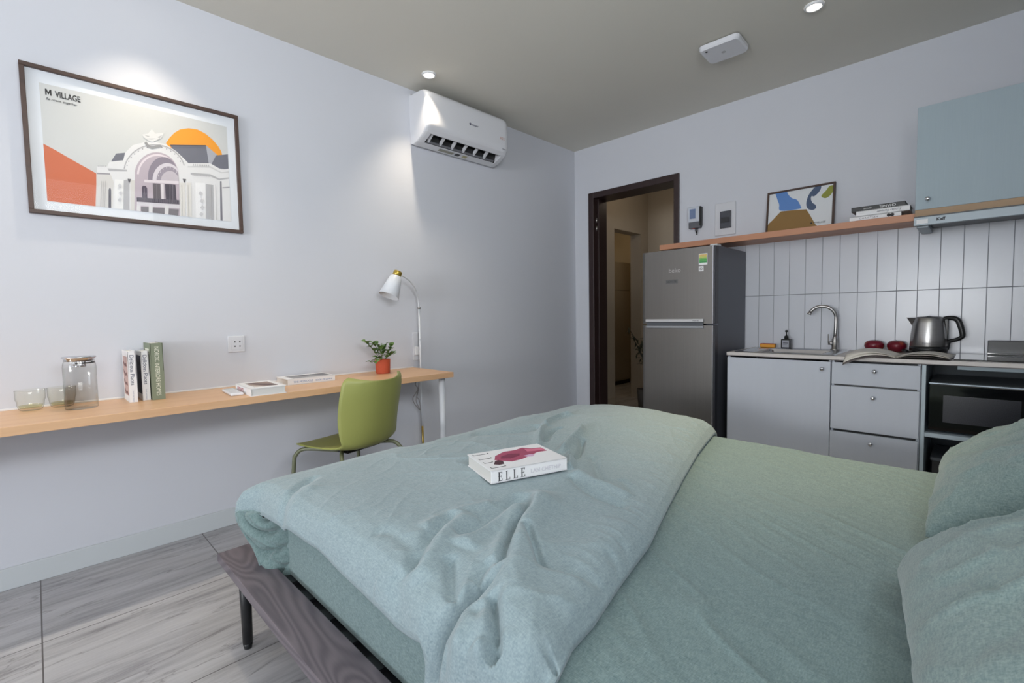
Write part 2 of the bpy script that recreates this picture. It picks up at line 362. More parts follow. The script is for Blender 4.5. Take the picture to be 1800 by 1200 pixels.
for x in (VX0, (VX0+VX1)/2-.025, VX1-.05): b.box(x, x+.05, YN-.1, YN-.05, VZ0, VZ1)
b.box(VX0, VX1, YN-.1, YN-.05, VZ0, VZ0+.05); b.box(VX0, VX1, YN-.1, YN-.05, VZ1-.05, VZ1)
wf = struct(b.build('added_window_2', BLACK))  # window added in the unseen front wall to go with the fill lamps
b = MB(); b.box(VX0+.05, VX1-.05, YN-.078, YN-.072, VZ0+.05, VZ1-.05); b.build('pane', PANE, wf, True)
# baseboards
b = MB(); b.box(0, .012, YN, 0, 0, .092, .002, 1); struct(b.build('baseboard_left', BASEB))
b = MB(); b.box(.012, DX0, -.012, 0, 0, .092, .002, 1); struct(b.build('baseboard_back', BASEB))
# tiled backsplash: 10 x 40 cm tiles, real tiles on a grout bed
b = MB(); b.box(1.60, XR, -.0045, .0, .80, 1.612); bt = struct(b.build('trim_1', GROUT))
b = MB(); x = 1.6025
while x < XR-.01:
    x1 = min(round((x+.1)*10)/10, XR)
    for z0, z1 in ((.80, 1.221), (1.225, 1.612)): b.box(x+.0012 if x > 1.61 else x, x1-.0012, -.0085, -.003, z0, z1, .0012, 1)
    x = x1
b.build('tiles', TILE, bt, True)
# door frame and deep jamb
b = MB()
for x0, x1 in ((DX0, DX0+.06), (DX1-.045, DX1)): b.box(x0, x1, -.018, .21, 0, DZ, .004, 2)
b.box(DX0+.06, DX1-.045, -.018, .21, DZ-.055, DZ, .004, 2)
b.box(DX0+.06, DX0+.075, .05, .10, 0, DZ-.055, .002, 1)
fr = struct(b.build('door_1', DARKW))
for z in (1.95, 2.03):
    b = MB(); b.cyl((DX0+.064, .03, z-.045), (DX0+.064, .03, z+.0), .006, seg=10); b.build('hinge', STEEL, fr, True)
b = MB(); b.cyl((DX1-.05, .05, 1.92), (DX1-.046, .05, 1.92), .008); b.build('strike_plate', CHROME, fr, True)

# ---- hall beyond the door
HW = mat('hall_paint', (196, 186, 170), .85)
HW2 = mat('hall_paint_warm', (176, 164, 142), .8)
b = MB(); b.box(-.40, -.25, .21, 1.1, 0, H); b.box(-.40, -.25, 1.1, 1.72, 2.12, H); b.box(-.40, -.25, 1.72, 1.9, 0, H)
struct(b.build('wall_hall_left', HW))
b = MB(); b.box(-.25, 1.9, 1.9, 2.05, 0, H); struct(b.build('wall_hall_back', HW))
b = MB(); b.box(1.9, 2.05, .15, 2.05, 0, H); struct(b.build('wall_hall_right', HW))
b = MB(); b.box(-.25, DX0+.03, .15, .20, 0, H); b.box(DX1-.02, 1.9, .15, .20, 0, H); b.box(DX0, DX1, .15, .2, DZ-.01, H); struct(b.build('wall_hall_front', HW))
b = MB(); b.box(-.4, 2.05, .15, 2.05, H, H+.12); struct(b.build('ceiling_hall', HW))
b = MB(); b.box(-.25, -.238, .21, 1.1, 0, .09); b.box(-.262, -.238, 1.71, 1.9, 0, .09); b.box(-.25, 1.9, 1.888, 1.9, 0, .09); struct(b.build('baseboard_hall', HW))
b = MB(); b.box(-1.75, -1.6, .35, 3.0, 0, H); struct(b.build('wall_far_room_left', HW2))
b = MB(); b.box(-1.75, -.4, 3.0, 3.15, 0, H); struct(b.build('wall_far_room_back', HW2))
b = MB(); b.box(-1.75, -.4, .2, .35, 0, H); struct(b.build('wall_far_room_front', HW2))
b = MB(); b.box(-.40, -.25, 1.9, 3.0, 0, H); struct(b.build('wall_far_room_right', HW2))
b = MB(); b.box(-1.6, -.4, .35, 3.0, 2.5, 2.62); struct(b.build('ceiling_far_room', HW2))
t = thing('wardrobe', 'amber lit wardrobe door seen through the far opening', 'wardrobe', (-1.3, 2.5, 0))
b = MB(); b.box(-1.595, -1.10, 2.02, 2.9, .06, 1.9, .003, 1); b.build('body', HW2, t, True)
b = MB(); b.box(-1.10, -1.08, 2.03, 2.30, .09, 1.45, .002, 1); b.build('door', HW2, t, True)
b = MB(); b.box(-1.10, -1.08, 2.31, 2.89, .09, 1.45, .002, 1); b.build('door', HW2, t, True)
b = MB(); b.box(-1.10, -1.085, 2.03, 2.89, 1.47, 1.89, .002, 1); b.build('top_panel', HW2, t, True)
b = MB(); b.cyl((-1.07, 2.27, 1.3), (-1.07, 2.27, 1.4), .006); b.build('handle', BLKP, t, True)
b = MB(); b.box(-1.595, -1.11, 2.03, 2.89, 0, .06); b.build('plinth', BLKP, t, True)

# ================================================================== CEILING THINGS
for i, (x, y) in enumerate(DLC):
    lab = ['round recessed downlight glowing beside the air conditioner', 'round recessed downlight above the large framed poster',
           'round recessed downlight near the wifi box on the kitchen side of the ceiling', 'round recessed downlight at the window end of the desk wall, out of view'][i]
    t = thing('recessed_downlight', lab, 'ceiling light', (x, y, H-.012), group='recessed ceiling downlights')
    b = MB(); b.lathe([(.033, .0115), (.033, .004), (.036, 0), (.043, .001), (.046, .006), (.046, .0118)], seg=48); b.build('trim_ring', WHITE, t)
    b = MB(); b.lathe([(0, .0075), (.034, .0075), (.034, .0105), (0, .0105)], seg=48); b.build('lens', LAMPG, t)
t = thing('wifi_access_point', 'flat white rounded rectangular device screwed to the ceiling', 'ceiling device', (1.742, -.832, H), (0, 0, math.radians(2)))
b = MB(); b.box(-.105, .105, -.095, .095, -.008, 0, .003, 1); b.build('mounting_plate', mat('shadow_grey', (120, 120, 118), .7), t)
b = MB(); v = []; 
pl = []
for cx, cy, a0 in ((.085, .075, 0), (-.085, .075, 90), (-.085, -.075, 180), (.085, -.075, 270)):
    for k in range(7): a = math.radians(a0+15*k); pl.append((cx+.03*math.cos(a), cy+.03*math.sin(a)))
n = len(pl); vs = [(p[0], p[1], -.008) for p in pl]+[(p[0]*.99, p[1]*.99, -.026) for p in pl]+[(p[0]*.93, p[1]*.93, -.036) for p in pl]
b.add(vs, [tuple(range(n)), tuple(range(2*n, 3*n))[::-1]]+[(k*n+i, k*n+(i+1) % n, (k+1)*n+(i+1) % n, (k+1)*n+i) for k in (0, 1) for i in range(n)])
b.build('cover', WHITEG, t)
b = MB(); b.cyl((-.075, -.07, -.034), (-.075, -.07, -.0375), .007); b.build('port', BLKP, t)
b = MB(); b.lathe([(.008, -.0365), (.011, -.0368), (.011, -.036)], seg=24); b.cyl((0, 0, -.0358), (0, 0, -.0366), .004); b.build('emblem', mat('grey_print', (150, 150, 150), .6), t)

# ================================================================== AIR CONDITIONER
y0, y1 = -1.895, -1.12
t = thing('air_conditioner', 'white split air conditioner mounted high on the left wall', 'air conditioner', (0, (y0+y1)/2, 2.31))
prof = [(0.001, 2.325), (.001, 2.645), (.03, 2.652), (.15, 2.65), (.185, 2.635), (.20, 2.60), (.205, 2.50), (.202, 2.42), (.19, 2.385)]
pp = [prof[0]]+prof+[prof[-1]]; sm_ = []
for k in range(1, len(pp)-2):
    for q in range(4):
        w_ = q/4; a, c, d_, e = pp[k-1:k+3]; sm_.append(tuple(.5*(2*c[m]+(d_[m]-a[m])*w_+(2*a[m]-5*c[m]+4*d_[m]-e[m])*w_*w_+(3*c[m]-a[m]-3*d_[m]+e[m])*w_**3) for m in (0, 1)))
prof = sm_+[prof[-1]]
b = MB(); rows = []
notch = [(.176, 2.367), (.168, 2.361), (.142, 2.408), (.100, 2.398), (.084, 2.324), (.03, 2.312), (.001, 2.322)]
solid = [(.176, 2.367), (.160, 2.356), (.135, 2.343), (.105, 2.330), (.084, 2.322), (.03, 2.312), (.001, 2.322)]
for yy, sc, pr_ in ((y0, .90, solid), (y0+.006, .955, solid), (y0+.02, .99, solid), (y0+.045, 1, solid), (y0+.052, 1, solid), (y0+.0525, 1, notch), (y1-.0525, 1, notch), (y1-.052, 1, solid), (y1-.045, 1, solid), (y1-.02, .99, solid), (y1-.006, .955, solid), (y1, .90, solid)):
    rows.append([(p[0]*sc, yy, 2.48+(p[1]-2.48)*(1-(1-sc)*.25)) for p in prof+pr_])
n = len(rows[0]); k = len(rows); vs = [p for r in rows for p in r]
b.add(vs, [(i*n+j, (i+1)*n+j, (i+1)*n+(j+1) % n, i*n+(j+1) % n) for i in range(k-1) for j in range(n)]+[tuple(range(n))[::-1], tuple(range((k-1)*n, k*n))], True)
for f in b.bm.faces:
    if len(f.verts) > 4 or any(v.co.z < 2.375 for v in f.verts): f.smooth = False
o = b.build('body', WHITEG, t, True)
b = MB(); b.prism([(.167, 2.3625), (.1415, 2.4065), (.1005, 2.3965), (.0855, 2.326), (.092, 2.331), (.105, 2.388), (.138, 2.397), (.160, 2.362)], lambda a, c: (a, y0+.054, c), lambda a, c: (a, y1-.054, c)); b.build('outlet_slot', BLKP, t, True)
for j in range(6):
    yy = y0+.075+j*.104
    b = MB(); b.prism([(.158, 2.372), (.15, 2.385), (.105, 2.36), (.09, 2.331), (.096, 2.329)], lambda a, c: (a, yy, c), lambda a, c: (a, yy+.014, c)); b.build('vertical_vane', WHITEG, t, True)
b = MB(); b.prism([(.100, 2.340), (.103, 2.334), (.090, 2.328), (.088, 2.332)], lambda a, c: (a, y0+.07, c), lambda a, c: (a, y1-.07, c)); b.build('louvre', mat('grey_plastic', (110, 112, 118), .4), t, True)
for ya, yb in ((y0+.2, y0+.33), (y0+.35, y0+.39), (y0+.42, y0+.46)):
    b = MB(); b.prism([(.072, 2.3185), (.045, 2.3142), (.045, 2.3135), (.072, 2.3178)], lambda a, c: (a, ya, c), lambda a, c: (a, yb, c)); b.build('sticker', mat('sticker_grey', (150, 150, 138), .6) if ya < y0+.3 else BLKP if ya < y0+.4 else mat('sticker_tan', (170, 165, 130), .6), t, True)
text('lettering', 'casper', mat('grey_ink', (90, 92, 110), .5), t, (.2062, -1.50, 2.497), FACE_L, .024)
b = MB(); b.lathe([(0, 0), (.009, 0), (.009, .001), (0, .001)], M=Matrix.Rotation(PI/2, 3, 'Y'), c=(.2055, -1.515, 2.505), seg=16); b.build('logo', mat('grey_ink', (90, 92, 110), .5), t, True)
text('lettering', 'R32', mat('red_ink', (190, 150, 140), .5), t, (.2054, -1.215, 2.47), FACE_L, .03)
text('lettering', 'Inverter', mat('grey_ink', (90, 92, 110), .5), t, (.2035, -1.19, 2.40), FACE_L, .012)

# ================================================================== POSTER ON LEFT WALL
t = thing('framed_poster', 'large dark wood framed poster of a white opera building with orange sun on left wall', 'picture', (0, -3.402, 1.583))
FY0, FY1, FZ0, FZ1, FD = -3.81, -2.995, 1.581, 2.203, .026
b = MB()
w = .0165
for q in ((FY0, FY1, FZ1-w, FZ1), (FY0, FY1, FZ0, FZ0+w), (FY0, FY0+w, FZ0+w, FZ1-w), (FY1-w, FY1, FZ0+w, FZ1-w)): b.box(.001, FD, *q, .0015, 1)
b.build('frame', WALN, t, True)
b = MB(); b.box(.004, .0095, FY0+w, FY1-w, FZ0+w, FZ1-w); b.build('mat_board', flat(226, 231, 238), t, True)
PX = .0100
def art(name, pts, col, layer, crop, parent=t, plane=('x', None), rough=.6):
    """flat printed shape: outline read from the photo, laid on the print"""
    ox, oy, s = crop; b = MB(); LAY[0] += 1; base = PX+.0002+.00003*LAY[0]
    P = [un(ox+x/s, oy+y/s, 'x', PX) for x, y in pts]
    P = [Vector((min(max(p.y, -3.752), -3.048), min(max(p.z, 1.639), 2.135), 0)) for p in P]
    b.add([(base, p.x, p.y) for p in P], [tuple(q) for q in tessellate_polygon([P])])
    return b.build(name, flat(*col, rough), parent, True)
LAY = [0]
C1 = (0, 80, 3.4289); C6 = (160, 210, 6.0)
b = MB(); b.box(PX-.0005, PX, -3.752, -3.048, 1.639, 2.135); b.build('print', flat(206, 208, 208), t, True)
art('printed_orange_block', [(255, 590), (330, 628), (460, 703), (580, 770), (583, 985), (255, 985)], (206, 112, 78), 1, C1)
sun = [(790, 250), (830, 190), (880, 140), (940, 105), (1030, 92), (1120, 105), (1200, 145), (1280, 210), (1340, 280), (1375, 340), (1385, 385), (1100, 420), (830, 300)]
art('printed_sun', sun, (240, 158, 44), 1, C6)
pale, pale2, grey1, grey2, slate = (226, 226, 228), (206, 206, 208), (180, 180, 184), (150, 148, 156), (112, 114, 126)
art('printed_roof', [(212, 440), (265, 358), (360, 350), (440, 270), (470, 268), (350, 470)], slate, 2, C6)
art('printed_roof', [(830, 268), (1212, 272), (1245, 470), (1000, 470), (900, 370)], slate, 2, C6)
art('printed_roof', [(1212, 272), (1330, 372), (1318, 520), (1243, 475)], (170, 172, 182), 2, C6)
art('printed_roof', [(1318, 378), (1450, 368), (1450, 530), (1318, 510), (1270, 470)], slate, 2, C6)
art('printed_facade', [(62, 492), (170, 495), (195, 445), (340, 430), (360, 350), (440, 270), (560, 240), (650, 232), (790, 262), (900, 335), (980, 412), (1028, 462), (1255, 462), (1375, 528), (1500, 528), (1500, 1100), (62, 1100)], pale, 3, C6)
art('printed_side_wing', [(60, 560), (200, 565), (240, 660), (240, 1100), (60, 1100)], (214, 212, 210), 4, C6)
art('printed_window', [(185, 740), (200, 715), (212, 740), (214, 960), (186, 960)], (90, 88, 98), 5, C6)
art('printed_cornice', [(60, 560), (200, 568), (200, 580), (60, 574)], grey2, 5, C6)
art('printed_cornice', [(175, 515), (380, 530), (380, 548), (190, 545)], grey1, 5, C6)
art('printed_cornice', [(1020, 490), (1260, 492), (1375, 555), (1500, 555), (1500, 568), (1370, 566), (1255, 508), (1020, 505)], pale2, 4, C6)
art('printed_cornice', [(1050, 560), (1255, 575), (1350, 622), (1500, 618), (1500, 632), (1350, 640), (1250, 596), (1050, 580)], grey1, 4, C6)
art('printed_pier', [(250, 630), (345, 640), (350, 1100), (262, 1100)], (236, 236, 236), 4, C6)
art('printed_pier', [(345, 640), (405, 630), (415, 1100), (350, 1100)], grey1, 4, C6)
art('printed_column', [(415, 640), (470, 640), (480, 1100), (425, 1100)], (214, 212, 208), 4, C6)
art('printed_pier', [(1100, 665), (1205, 670), (1210, 1100), (1110, 1100)], (238, 238, 240), 4, C6)
art('printed_pier', [(1210, 680), (1290, 690), (1300, 1100), (1215, 1100)], grey1, 4, C6)
art('printed_pier', [(1360, 650), (1376, 650), (1390, 1100), (1366, 1100)], (126, 124, 134), 4, C6)
art('printed_pier', [(1385, 715), (1500, 715), (1500, 725), (1385, 724)], grey2, 5, C6)
# ring of the arch
def arc(cx, cy, rx, ry, a0, a1, n=18, k=1.0): return [(cx+rx*math.cos(math.radians(a0+(a1-a0)*i/n)), cy-ry*math.sin(math.radians(a0+(a1-a0)*i/n))) for i in range(n+1)]
ring = arc(670, 560, 330, 300, 172, 15)+arc(670, 560, 318, 286, 15, 172)
art('printed_arch_moulding', ring, grey1, 4, C6)
for i in range(15):
    a = 165-i*10; x = 670+300*math.cos(math.radians(a)); y = 555-270*math.sin(math.radians(a))
    art('printed_ornament', [(x-7, y), (x, y-8), (x+7, y), (x, y+8)], grey2, 5, C6)
art('printed_arch_opening', [(462, 1015), (462, 600)]+arc(690, 590, 232, 245, 170, 8, 16)+[(930, 700), (935, 1015)], (188, 176, 186), 5, C6)
art('printed_arch_rim', arc(695, 590, 212, 226, 176, 20, 16)+arc(700, 592, 196, 208, 20, 176, 16), (226, 216, 222), 6, C6)
art('printed_vault_shade', arc(760, 600, 160, 205, 175, 12, 14)+[(918, 650), (600, 640)], (140, 132, 146), 6, C6)
art('printed_inner_arch', arc(800, 640, 152, 180, 178, 35, 14)+[(920, 560), (920, 660), (648, 645)], (214, 208, 216), 7, C6)
art('printed_inner_arch', arc(815, 645, 125, 150, 178, 35, 14)+[(920, 580), (920, 655), (690, 645)], (158, 150, 162), 8, C6)
art('printed_inner_arch', arc(830, 648, 95, 105, 178, 28, 14)+[(918, 590), (918, 655), (735, 650)], (196, 188, 196), 9, C6)
art('printed_beam', [(560, 635), (925, 650), (925, 680), (560, 662)], (222, 214, 220), 10, C6)
art('printed_window', [(535, 720), (545, 698), (575, 700), (592, 725), (595, 870), (540, 862)], (84, 76, 92), 10, C6)
art('printed_window', [(650, 672), (730, 678), (740, 875), (660, 868)], (104, 98, 104), 10, C6)
art('printed_window', [(778, 680), (890, 688), (905, 885), (790, 880)], (78, 72, 84), 10, C6)
art('printed_column', [(735, 675), (765, 678), (768, 870), (745, 868)], (222, 216, 220), 11, C6)
art('printed_balcony', [(480, 820), (930, 850), (932, 895), (482, 865)], (104, 98, 110), 12, C6)
art('printed_beam', [(482, 868), (932, 898), (934, 940), (484, 905)], (216, 212, 218), 12, C6)
art('printed_window', [(525, 918), (925, 948), (920, 1030), (530, 990)], (126, 122, 128), 12, C6)
for x in (482, 610, 778): art('printed_column', [(x, 905), (x+42, 910), (x+40, 1030), (x, 1030)], (222, 220, 222), 13, C6)
for x in (938, 1005): art('printed_column', [(x, 665), (x+50, 668), (x+58, 1050), (x+10, 1050)], (222, 220, 216), 6, C6)
for x in (385, 965): art('printed_capital', [(x, 625), (x+38, 630), (x+22, 665), (x+14, 665)], (96, 94, 100), 7, C6)
art('printed_ornament', [(560, 245), (585, 235), (610, 270), (640, 285), (680, 275), (730, 265), (750, 290), (700, 300), (640, 312), (590, 290)], (150, 150, 152), 5, C6)
art('printed_crest', [(540, 160), (600, 150), (640, 105), (680, 150), (765, 140), (740, 200), (700, 215), (650, 240), (590, 215), (560, 190)], (222, 222, 222), 2, C6)
for q in ([(560, 165), (620, 175), (600, 185)], [(700, 185), (750, 165), (720, 200)], [(570, 205), (690, 200), (640, 212)]): art('printed_crest', q, (188, 188, 190), 3, C6)
for k in range(9): art('printed_balustrade', [(1075+k*20, 470+k*1), (1083+k*20, 470+k*1), (1083+k*20, 488+k*1), (1075+k*20, 488+k*1)], grey1, 6, C6)
for k in range(5): art('printed_balustrade', [(70+k*20, 486), (78+k*20, 486), (78+k*20, 498), (70+k*20, 498)], grey1, 6, C6)
for k in range(12): art('printed_dentil', [(1070+k*16, 583+k*1.2), (1077+k*16, 584+k*1.2), (1077+k*16, 594+k*1.2), (1070+k*16, 593+k*1.2)], grey2, 6, C6)
for x in (108, 130, 150): art('printed_pilaster', [(x, 650), (x+8, 650), (x+8, 1100), (x, 1100)], (190, 188, 188), 6, C6)
for x in (952, 1020, 1255, 1310): art('printed_flute', [(x, 690), (x+5, 690), (x+14, 1060), (x+9, 1060)], (192, 190, 190), 6, C6)
for x, y0_, y1_ in ((560, 725, 860), (690, 680, 868), (830, 690, 880), (860, 690, 880)): art('printed_glazing', [(x, y0_), (x+4, y0_), (x+5, y1_), (x+1, y1_)], (140, 134, 144), 11, C6)
for k in range(20): x = 488+k*22; art('printed_railing', [(x, 823+k*1.4), (x+4, 823+k*1.4), (x+4, 866+k*1.4), (x, 866+k*1.4)], (70, 66, 78), 13, C6)
for k in range(7):
    a = math.radians(160-k*20); art('printed_coffer', [(815+112*math.cos(a)-6, 640-132*math.sin(a)), (815+112*math.cos(a), 640-132*math.sin(a)-9), (815+112*math.cos(a)+6, 640-132*math.sin(a)), (815+112*math.cos(a), 640-132*math.sin(a)+9)], (206, 200, 208), 11, C6)
art('printed_roof_edge', [(830, 268), (1212, 272), (1212, 279), (836, 276)], (84, 84, 96), 6, C6)
for (xa, ya) in ((300, 700), (310, 780), (300, 850), (1150, 780), (1165, 860), (1170, 930), (1160, 1000)):
    art('printed_relief', [(xa-22, ya), (xa, ya-26), (xa+24, ya-4), (xa+6, ya+26)], (206, 206, 210), 5, C6)
INK = mat('black_ink', (38, 38, 42), .6)
text('lettering', 'VILLAGE', INK, t, (PX+.0008, -3.704, 2.089), FACE_L, .0355, sx=.61, bold=.0007)
mm = [(0, 0), (0, 26), (5, 26), (10, 12), (15, 26), (20, 26), (20, 0), (15.5, 0), (15.5, 16), (11.2, 4), (8.8, 4), (4.5, 16), (4.5, 0)]
P = [Vector((-3.735+x*.00098, 2.089+z*.00098, 0)) for x, z in mm]
b = MB(); b.add([(PX+.0007, p.x, p.y) for p in P], [tuple(q) for q in tessellate_polygon([P])]); b.build('lettering', INK, t, True)
text('lettering', 'Be room, together', INK, t, (PX+.0008, -3.735, 2.069), FACE_L, .0145, sx=.90, shear=.3)
b = MB(); b.box(.0185, .0205, FY0+w-.002, FY1-w+.002, FZ0+w-.002, FZ1-w+.002); b.build('glass_pane', PANE, t, True)

# ================================================================== DESK
DZT = .753
t = thing('wall_desk', 'long oak floating desk board along the left wall', 'desk', (.23, -3.6, DZT-.036))
b = MB(); b.box(.001, .462, -5.4, -1.925, DZT-.034, DZT, .002, 2); b.build('tabletop', OAK, t, True)
b = MB(); b.box(.0005, .0035, -5.4, -1.925, DZT, DZT+.008, .001, 1); b.build('sealant_strip', WHITE, t, True)
b = MB(); b.cyl((.385, -1.965, .0), (.385, -1.965, DZT-.036), .0165, .021); b.cyl((.385, -1.965, DZT-.040), (.385, -1.965, DZT-.034), .035); b.build('leg', mat('white_paint', (220, 224, 230), .4), t, True)

# wall sockets
def plate(name, label, cat, yc, zc, w, h):
    t = thing(name, label, cat, (0, yc, zc)); b = MB(); b.box(0, .009, -w/2, w/2, -h/2, h/2, .003, 2); b.build('plate', WHITEG, t); return t
t = plate('wall_socket', 'square white wall socket with four holes above the desk', 'socket', -3.052, .983, .082, .088)
b = MB(); b.box(.009, .0105, -.026, .030, -.030, .026, .001, 1); b.build('insert', WHITEG, t)
for yy in (-.012, .012):
    for zz in (-.012, .012): b = MB(); b.cyl((.0104, yy+.004, zz), (.0108, yy+.004, zz), .0038, seg=12); b.build('hole', BLKP, t)
t = plate('wall_socket', 'small white socket plate behind the floor lamp pole', 'socket', -1.905, .90, .045, .20)
b = MB(); b.box(.009, .028, -.016, .016, -.06, .0, .004, 2); b.build('plug', WHITE, t)

# ================================================================== FLOOR LAMP
lx, ly = .050, -1.897
t = thing('floor_lamp', 'slim white floor lamp with cone shade and brass cap at the desk end', 'lamp', (lx, ly, 0))
b = MB(); b.tube([(0, 0, .01), (0, 0, .33)], .0085, sm=1); b.build('lower_pole', BRASS, t)
b = MB(); b.tube([(0, 0, .33), (0, 0, 1.175)], .0065, sm=1); b.cyl((0, 0, .95), (0, 0, .957), .0085); b.build('pole', mat('white_paint', (220, 224, 230), .4), t)
b = MB(); b.tube([(0, 0, 1.17), (.0, -.005, 1.23), (.02, -.035, 1.30), (.05, -.10, 1.355), (.075, -.17, 1.385), (.085, -.21, 1.392)], .0055); b.build('arm', mat('white_paint', (220, 224, 230), .4), t)
b = MB(); b.lathe([(0, 0), (.012, 0), (.012, .012), (0, .012)], c=(0, 0, 1.168)); b.build('joint', STEEL, t)
b = MB(); b.lathe([(0, 0), (.10, 0), (.105, .004), (.10, .010), (0, .013)]); b.build('base', mat('white_paint', (220, 224, 230), .4), t)
ax = Vector((.0, -.070, -.15)).normalized(); q = ax.to_track_quat('Z', 'Y').to_matrix()
top = Vector((.095, -.232, 1.385))
b = MB(); b.lathe([(.034, .005), (.038, .008), (.066, .148), (.0645, .148), (.036, .012)], c=top, M=q, seg=48); b.build('lamp_shade', mat('white_paint', (220, 224, 230), .4), t)
b = MB(); b.lathe([(0, -.030), (.026, -.030), (.028, -.026), (.028, .006), (0, .008)], c=top, M=q, seg=36); b.cyl(top-ax*.03, top-ax*.036, .005); b.build('brass_cap', BRASS, t)
b = MB(); b.lathe([(0, .03), (.018, .035), (.024, .06), (.018, .082), (0, .088)], c=top, M=q, seg=24); b.build('bulb', PAPER, t)
b = MB(); b.tube([(.004, -.01, .70), (-.005, -.045, .64), (.0, -.03, .60), (.004, -.075, .54), (.004, -.055, .49), (.006, -.02, .45), (.004, -.05, .52), (.002, -.03, .58), (.003, -.02, .66), (.004, -.035, .70)], .0032, 8, 5)
b.tube([(.006, -.03, .60), (.008, -.045, .55), (.006, -.02, .50), (.004, -.012, .30), (.01, -.012, .04)], .0028, 8, 5); b.build('power_cord', mat('grey_cable', (140, 138, 140), .5), t)

# ================================================================== THINGS ON THE DESK
def tumbler(label, x, y, water):
    t = thing('glass_tumbler', label, 'glass', (x, y, DZT), group='glasses beside the carafe')
    b = MB(); b.lathe([(0, .0005), (.028, .0005), (.036, .005), (.041, .02), (.043, .042), (.0455, .044), (.0465, .084)], seg=48); b.tube([(.0465*math.cos(k*PI/20), .0465*math.sin(k*PI/20), .0845) for k in range(41)], .0007, 6, 1); b.build('bowl', GLASSY, t)
    b = MB(); b.lathe([(0, .0085), (.033, .0105), (.0375, .021), (.0, .021)], seg=40); b.build('water', clearglass('water_%s' % water, (246, 243, 222), .05, .8), t)
tumbler('clear stackable glass tumbler, nearest the left edge of the photo', .068, -3.847, 'a')
tumbler('clear glass tumbler standing between the other glass and the carafe', .062, -3.751, 'b')
t = thing('water_carafe', 'tall glass carafe of water with steel lid on the desk', 'carafe', (.185, -3.695, DZT))
b = MB(); b.lathe([(0, .0005), (.048, .0005), (.0535, .004), (.054, .175), (.052, .19), (.049, .20), (.049, .212)], seg=56); b.build('body', GLASS, t)
b = MB(); b.lathe([(0, .0085), (.0508, .0125), (.0508, .172), (0, .172)], seg=48); b.build('water', clearglass('water', (254, 254, 254), .01, .9), t)
b = MB(); b.lathe([(0, .222), (.054, .220), (.0565, .216), (.052, .211), (.047, .208), (.047, .200), (.0, .200)], seg=56); b.build('lid', CHROME, t)
b = MB()
for k in range(14): a = 2*PI*k/14; b.cyl((.020*math.cos(a), .020*math.sin(a), .178), (.020*math.cos(a), .020*math.sin(a), .200), .0016, seg=6)
b.lathe([(0, .176), (.022, .176), (.022, .180), (0, .180)], seg=24); b.build('strainer', CHROME, t)
b = MB(); b.lathe([(.0475, .190), (.0492, .190), (.0492, .1955), (.0475, .1955)], seg=48, ang=PI*.8, M=Matrix.Rotation(-.3, 3, 'Z')); b.build('seal', BLKP, t)

def book(name, label, loc, rot, L, Wd, Th, cover, group=None, spine=None, coverart=None, pages=PAGES):
    """lying book: length L on x (spine along x at y=0, towards the viewer), width Wd on +y, thickness Th on z"""
    t = thing(name, label, 'book', loc, rot, group)
    b = MB(); b.box(0, L, 0, Wd, 0, .0025); b.box(0, L, 0, Wd, Th-.0025, Th); b.box(0, L, 0, .003, 0, Th, .001, 1); b.build('cover', cover, t)
    b = MB(); b.box(.003, L-.003, .0025, Wd-.004, .0025, Th-.0025); b.build('pages', pages, t)
    return t
R_TOP = ((1, 0, 0), (0, 1, 0), (0, 0, 1)); R_SPINE = ((1, 0, 0), (0, 0, 1), (0, -1, 0))
def rect_part(t, name, x0, x1, y0, y1, z0, z1, m): b = MB(); b.box(x0, x1, y0, y1, z0, z1); return b.build(name, m, t)
def poly_part(t, name, pts, z, m):
    b = MB(); b.prism(pts, lambda x, y: (x, y, z), lambda x, y: (x, y, z+.0003)); bmesh.ops.triangulate(b.bm, faces=[f for f in b.bm.faces if len(f.verts) > 4]); return b.build(name, m, t)
# standing books: rotate so spine faces the room (+x); book local x -> up, local y -> towards wall, local z -> along the wall
def standing(label, xf, yl, h, depth, th, cover, group='books standing on the desk'):
    M = Matrix(((0, -1, 0), (0, 0, 1), (1, 0, 0)))                      # local(x,y,z) -> world(-y, z, x)
    M = Matrix(((0, -1, 0), (0, 0, -1), (1, 0, 0)))
    return book('book', label, (xf, yl+th, DZT), M.to_euler(), h, depth, th, cover, group)
SPTXT = ((-1, 0, 0), (0, 0, -1), (0, -1, 0))                            # reads downwards on the spine
B1 = standing('white spined standing book with pinkish cover picture, leftmost of the three on the desk', .190, -3.537, .230, .170, .029, PAPER)
B2 = standing('white spined standing book with dark cover picture, next to the green book', .168, -3.487, .226, .150, .028, PAPER)
B3 = standing('tall sage green book standing on the desk', .192, -3.455, .261, .175, .048, mat('sage_cover', (124, 133, 112), .6))
for B, h, th, s, m, sz in ((B1, .230, .029, 'Delicious Places', mat('navy_ink', (60, 66, 92), .6), .021), (B2, .226, .028, 'Delicious Places', mat('navy_ink', (60, 66, 92), .6), .021), (B3, .261, .048, 'NORDIC INTERIORS HOMES', mat('cream_ink', (222, 222, 206), .6), .0235)):
    text('spine_lettering', s, m, B, (h-.016, -.0004, th*.5+sz*.33 if B is not B3 else th*.5+.008), SPTXT, sz, sx=1.0 if B is not B3 else .76, world=False)
    if B is not B3:
        text('spine_lettering', 'food and travel', mat('pale_ink', (170, 176, 196), .6), B, (.052, -.0004, th*.5+.003), SPTXT, .008, world=False)
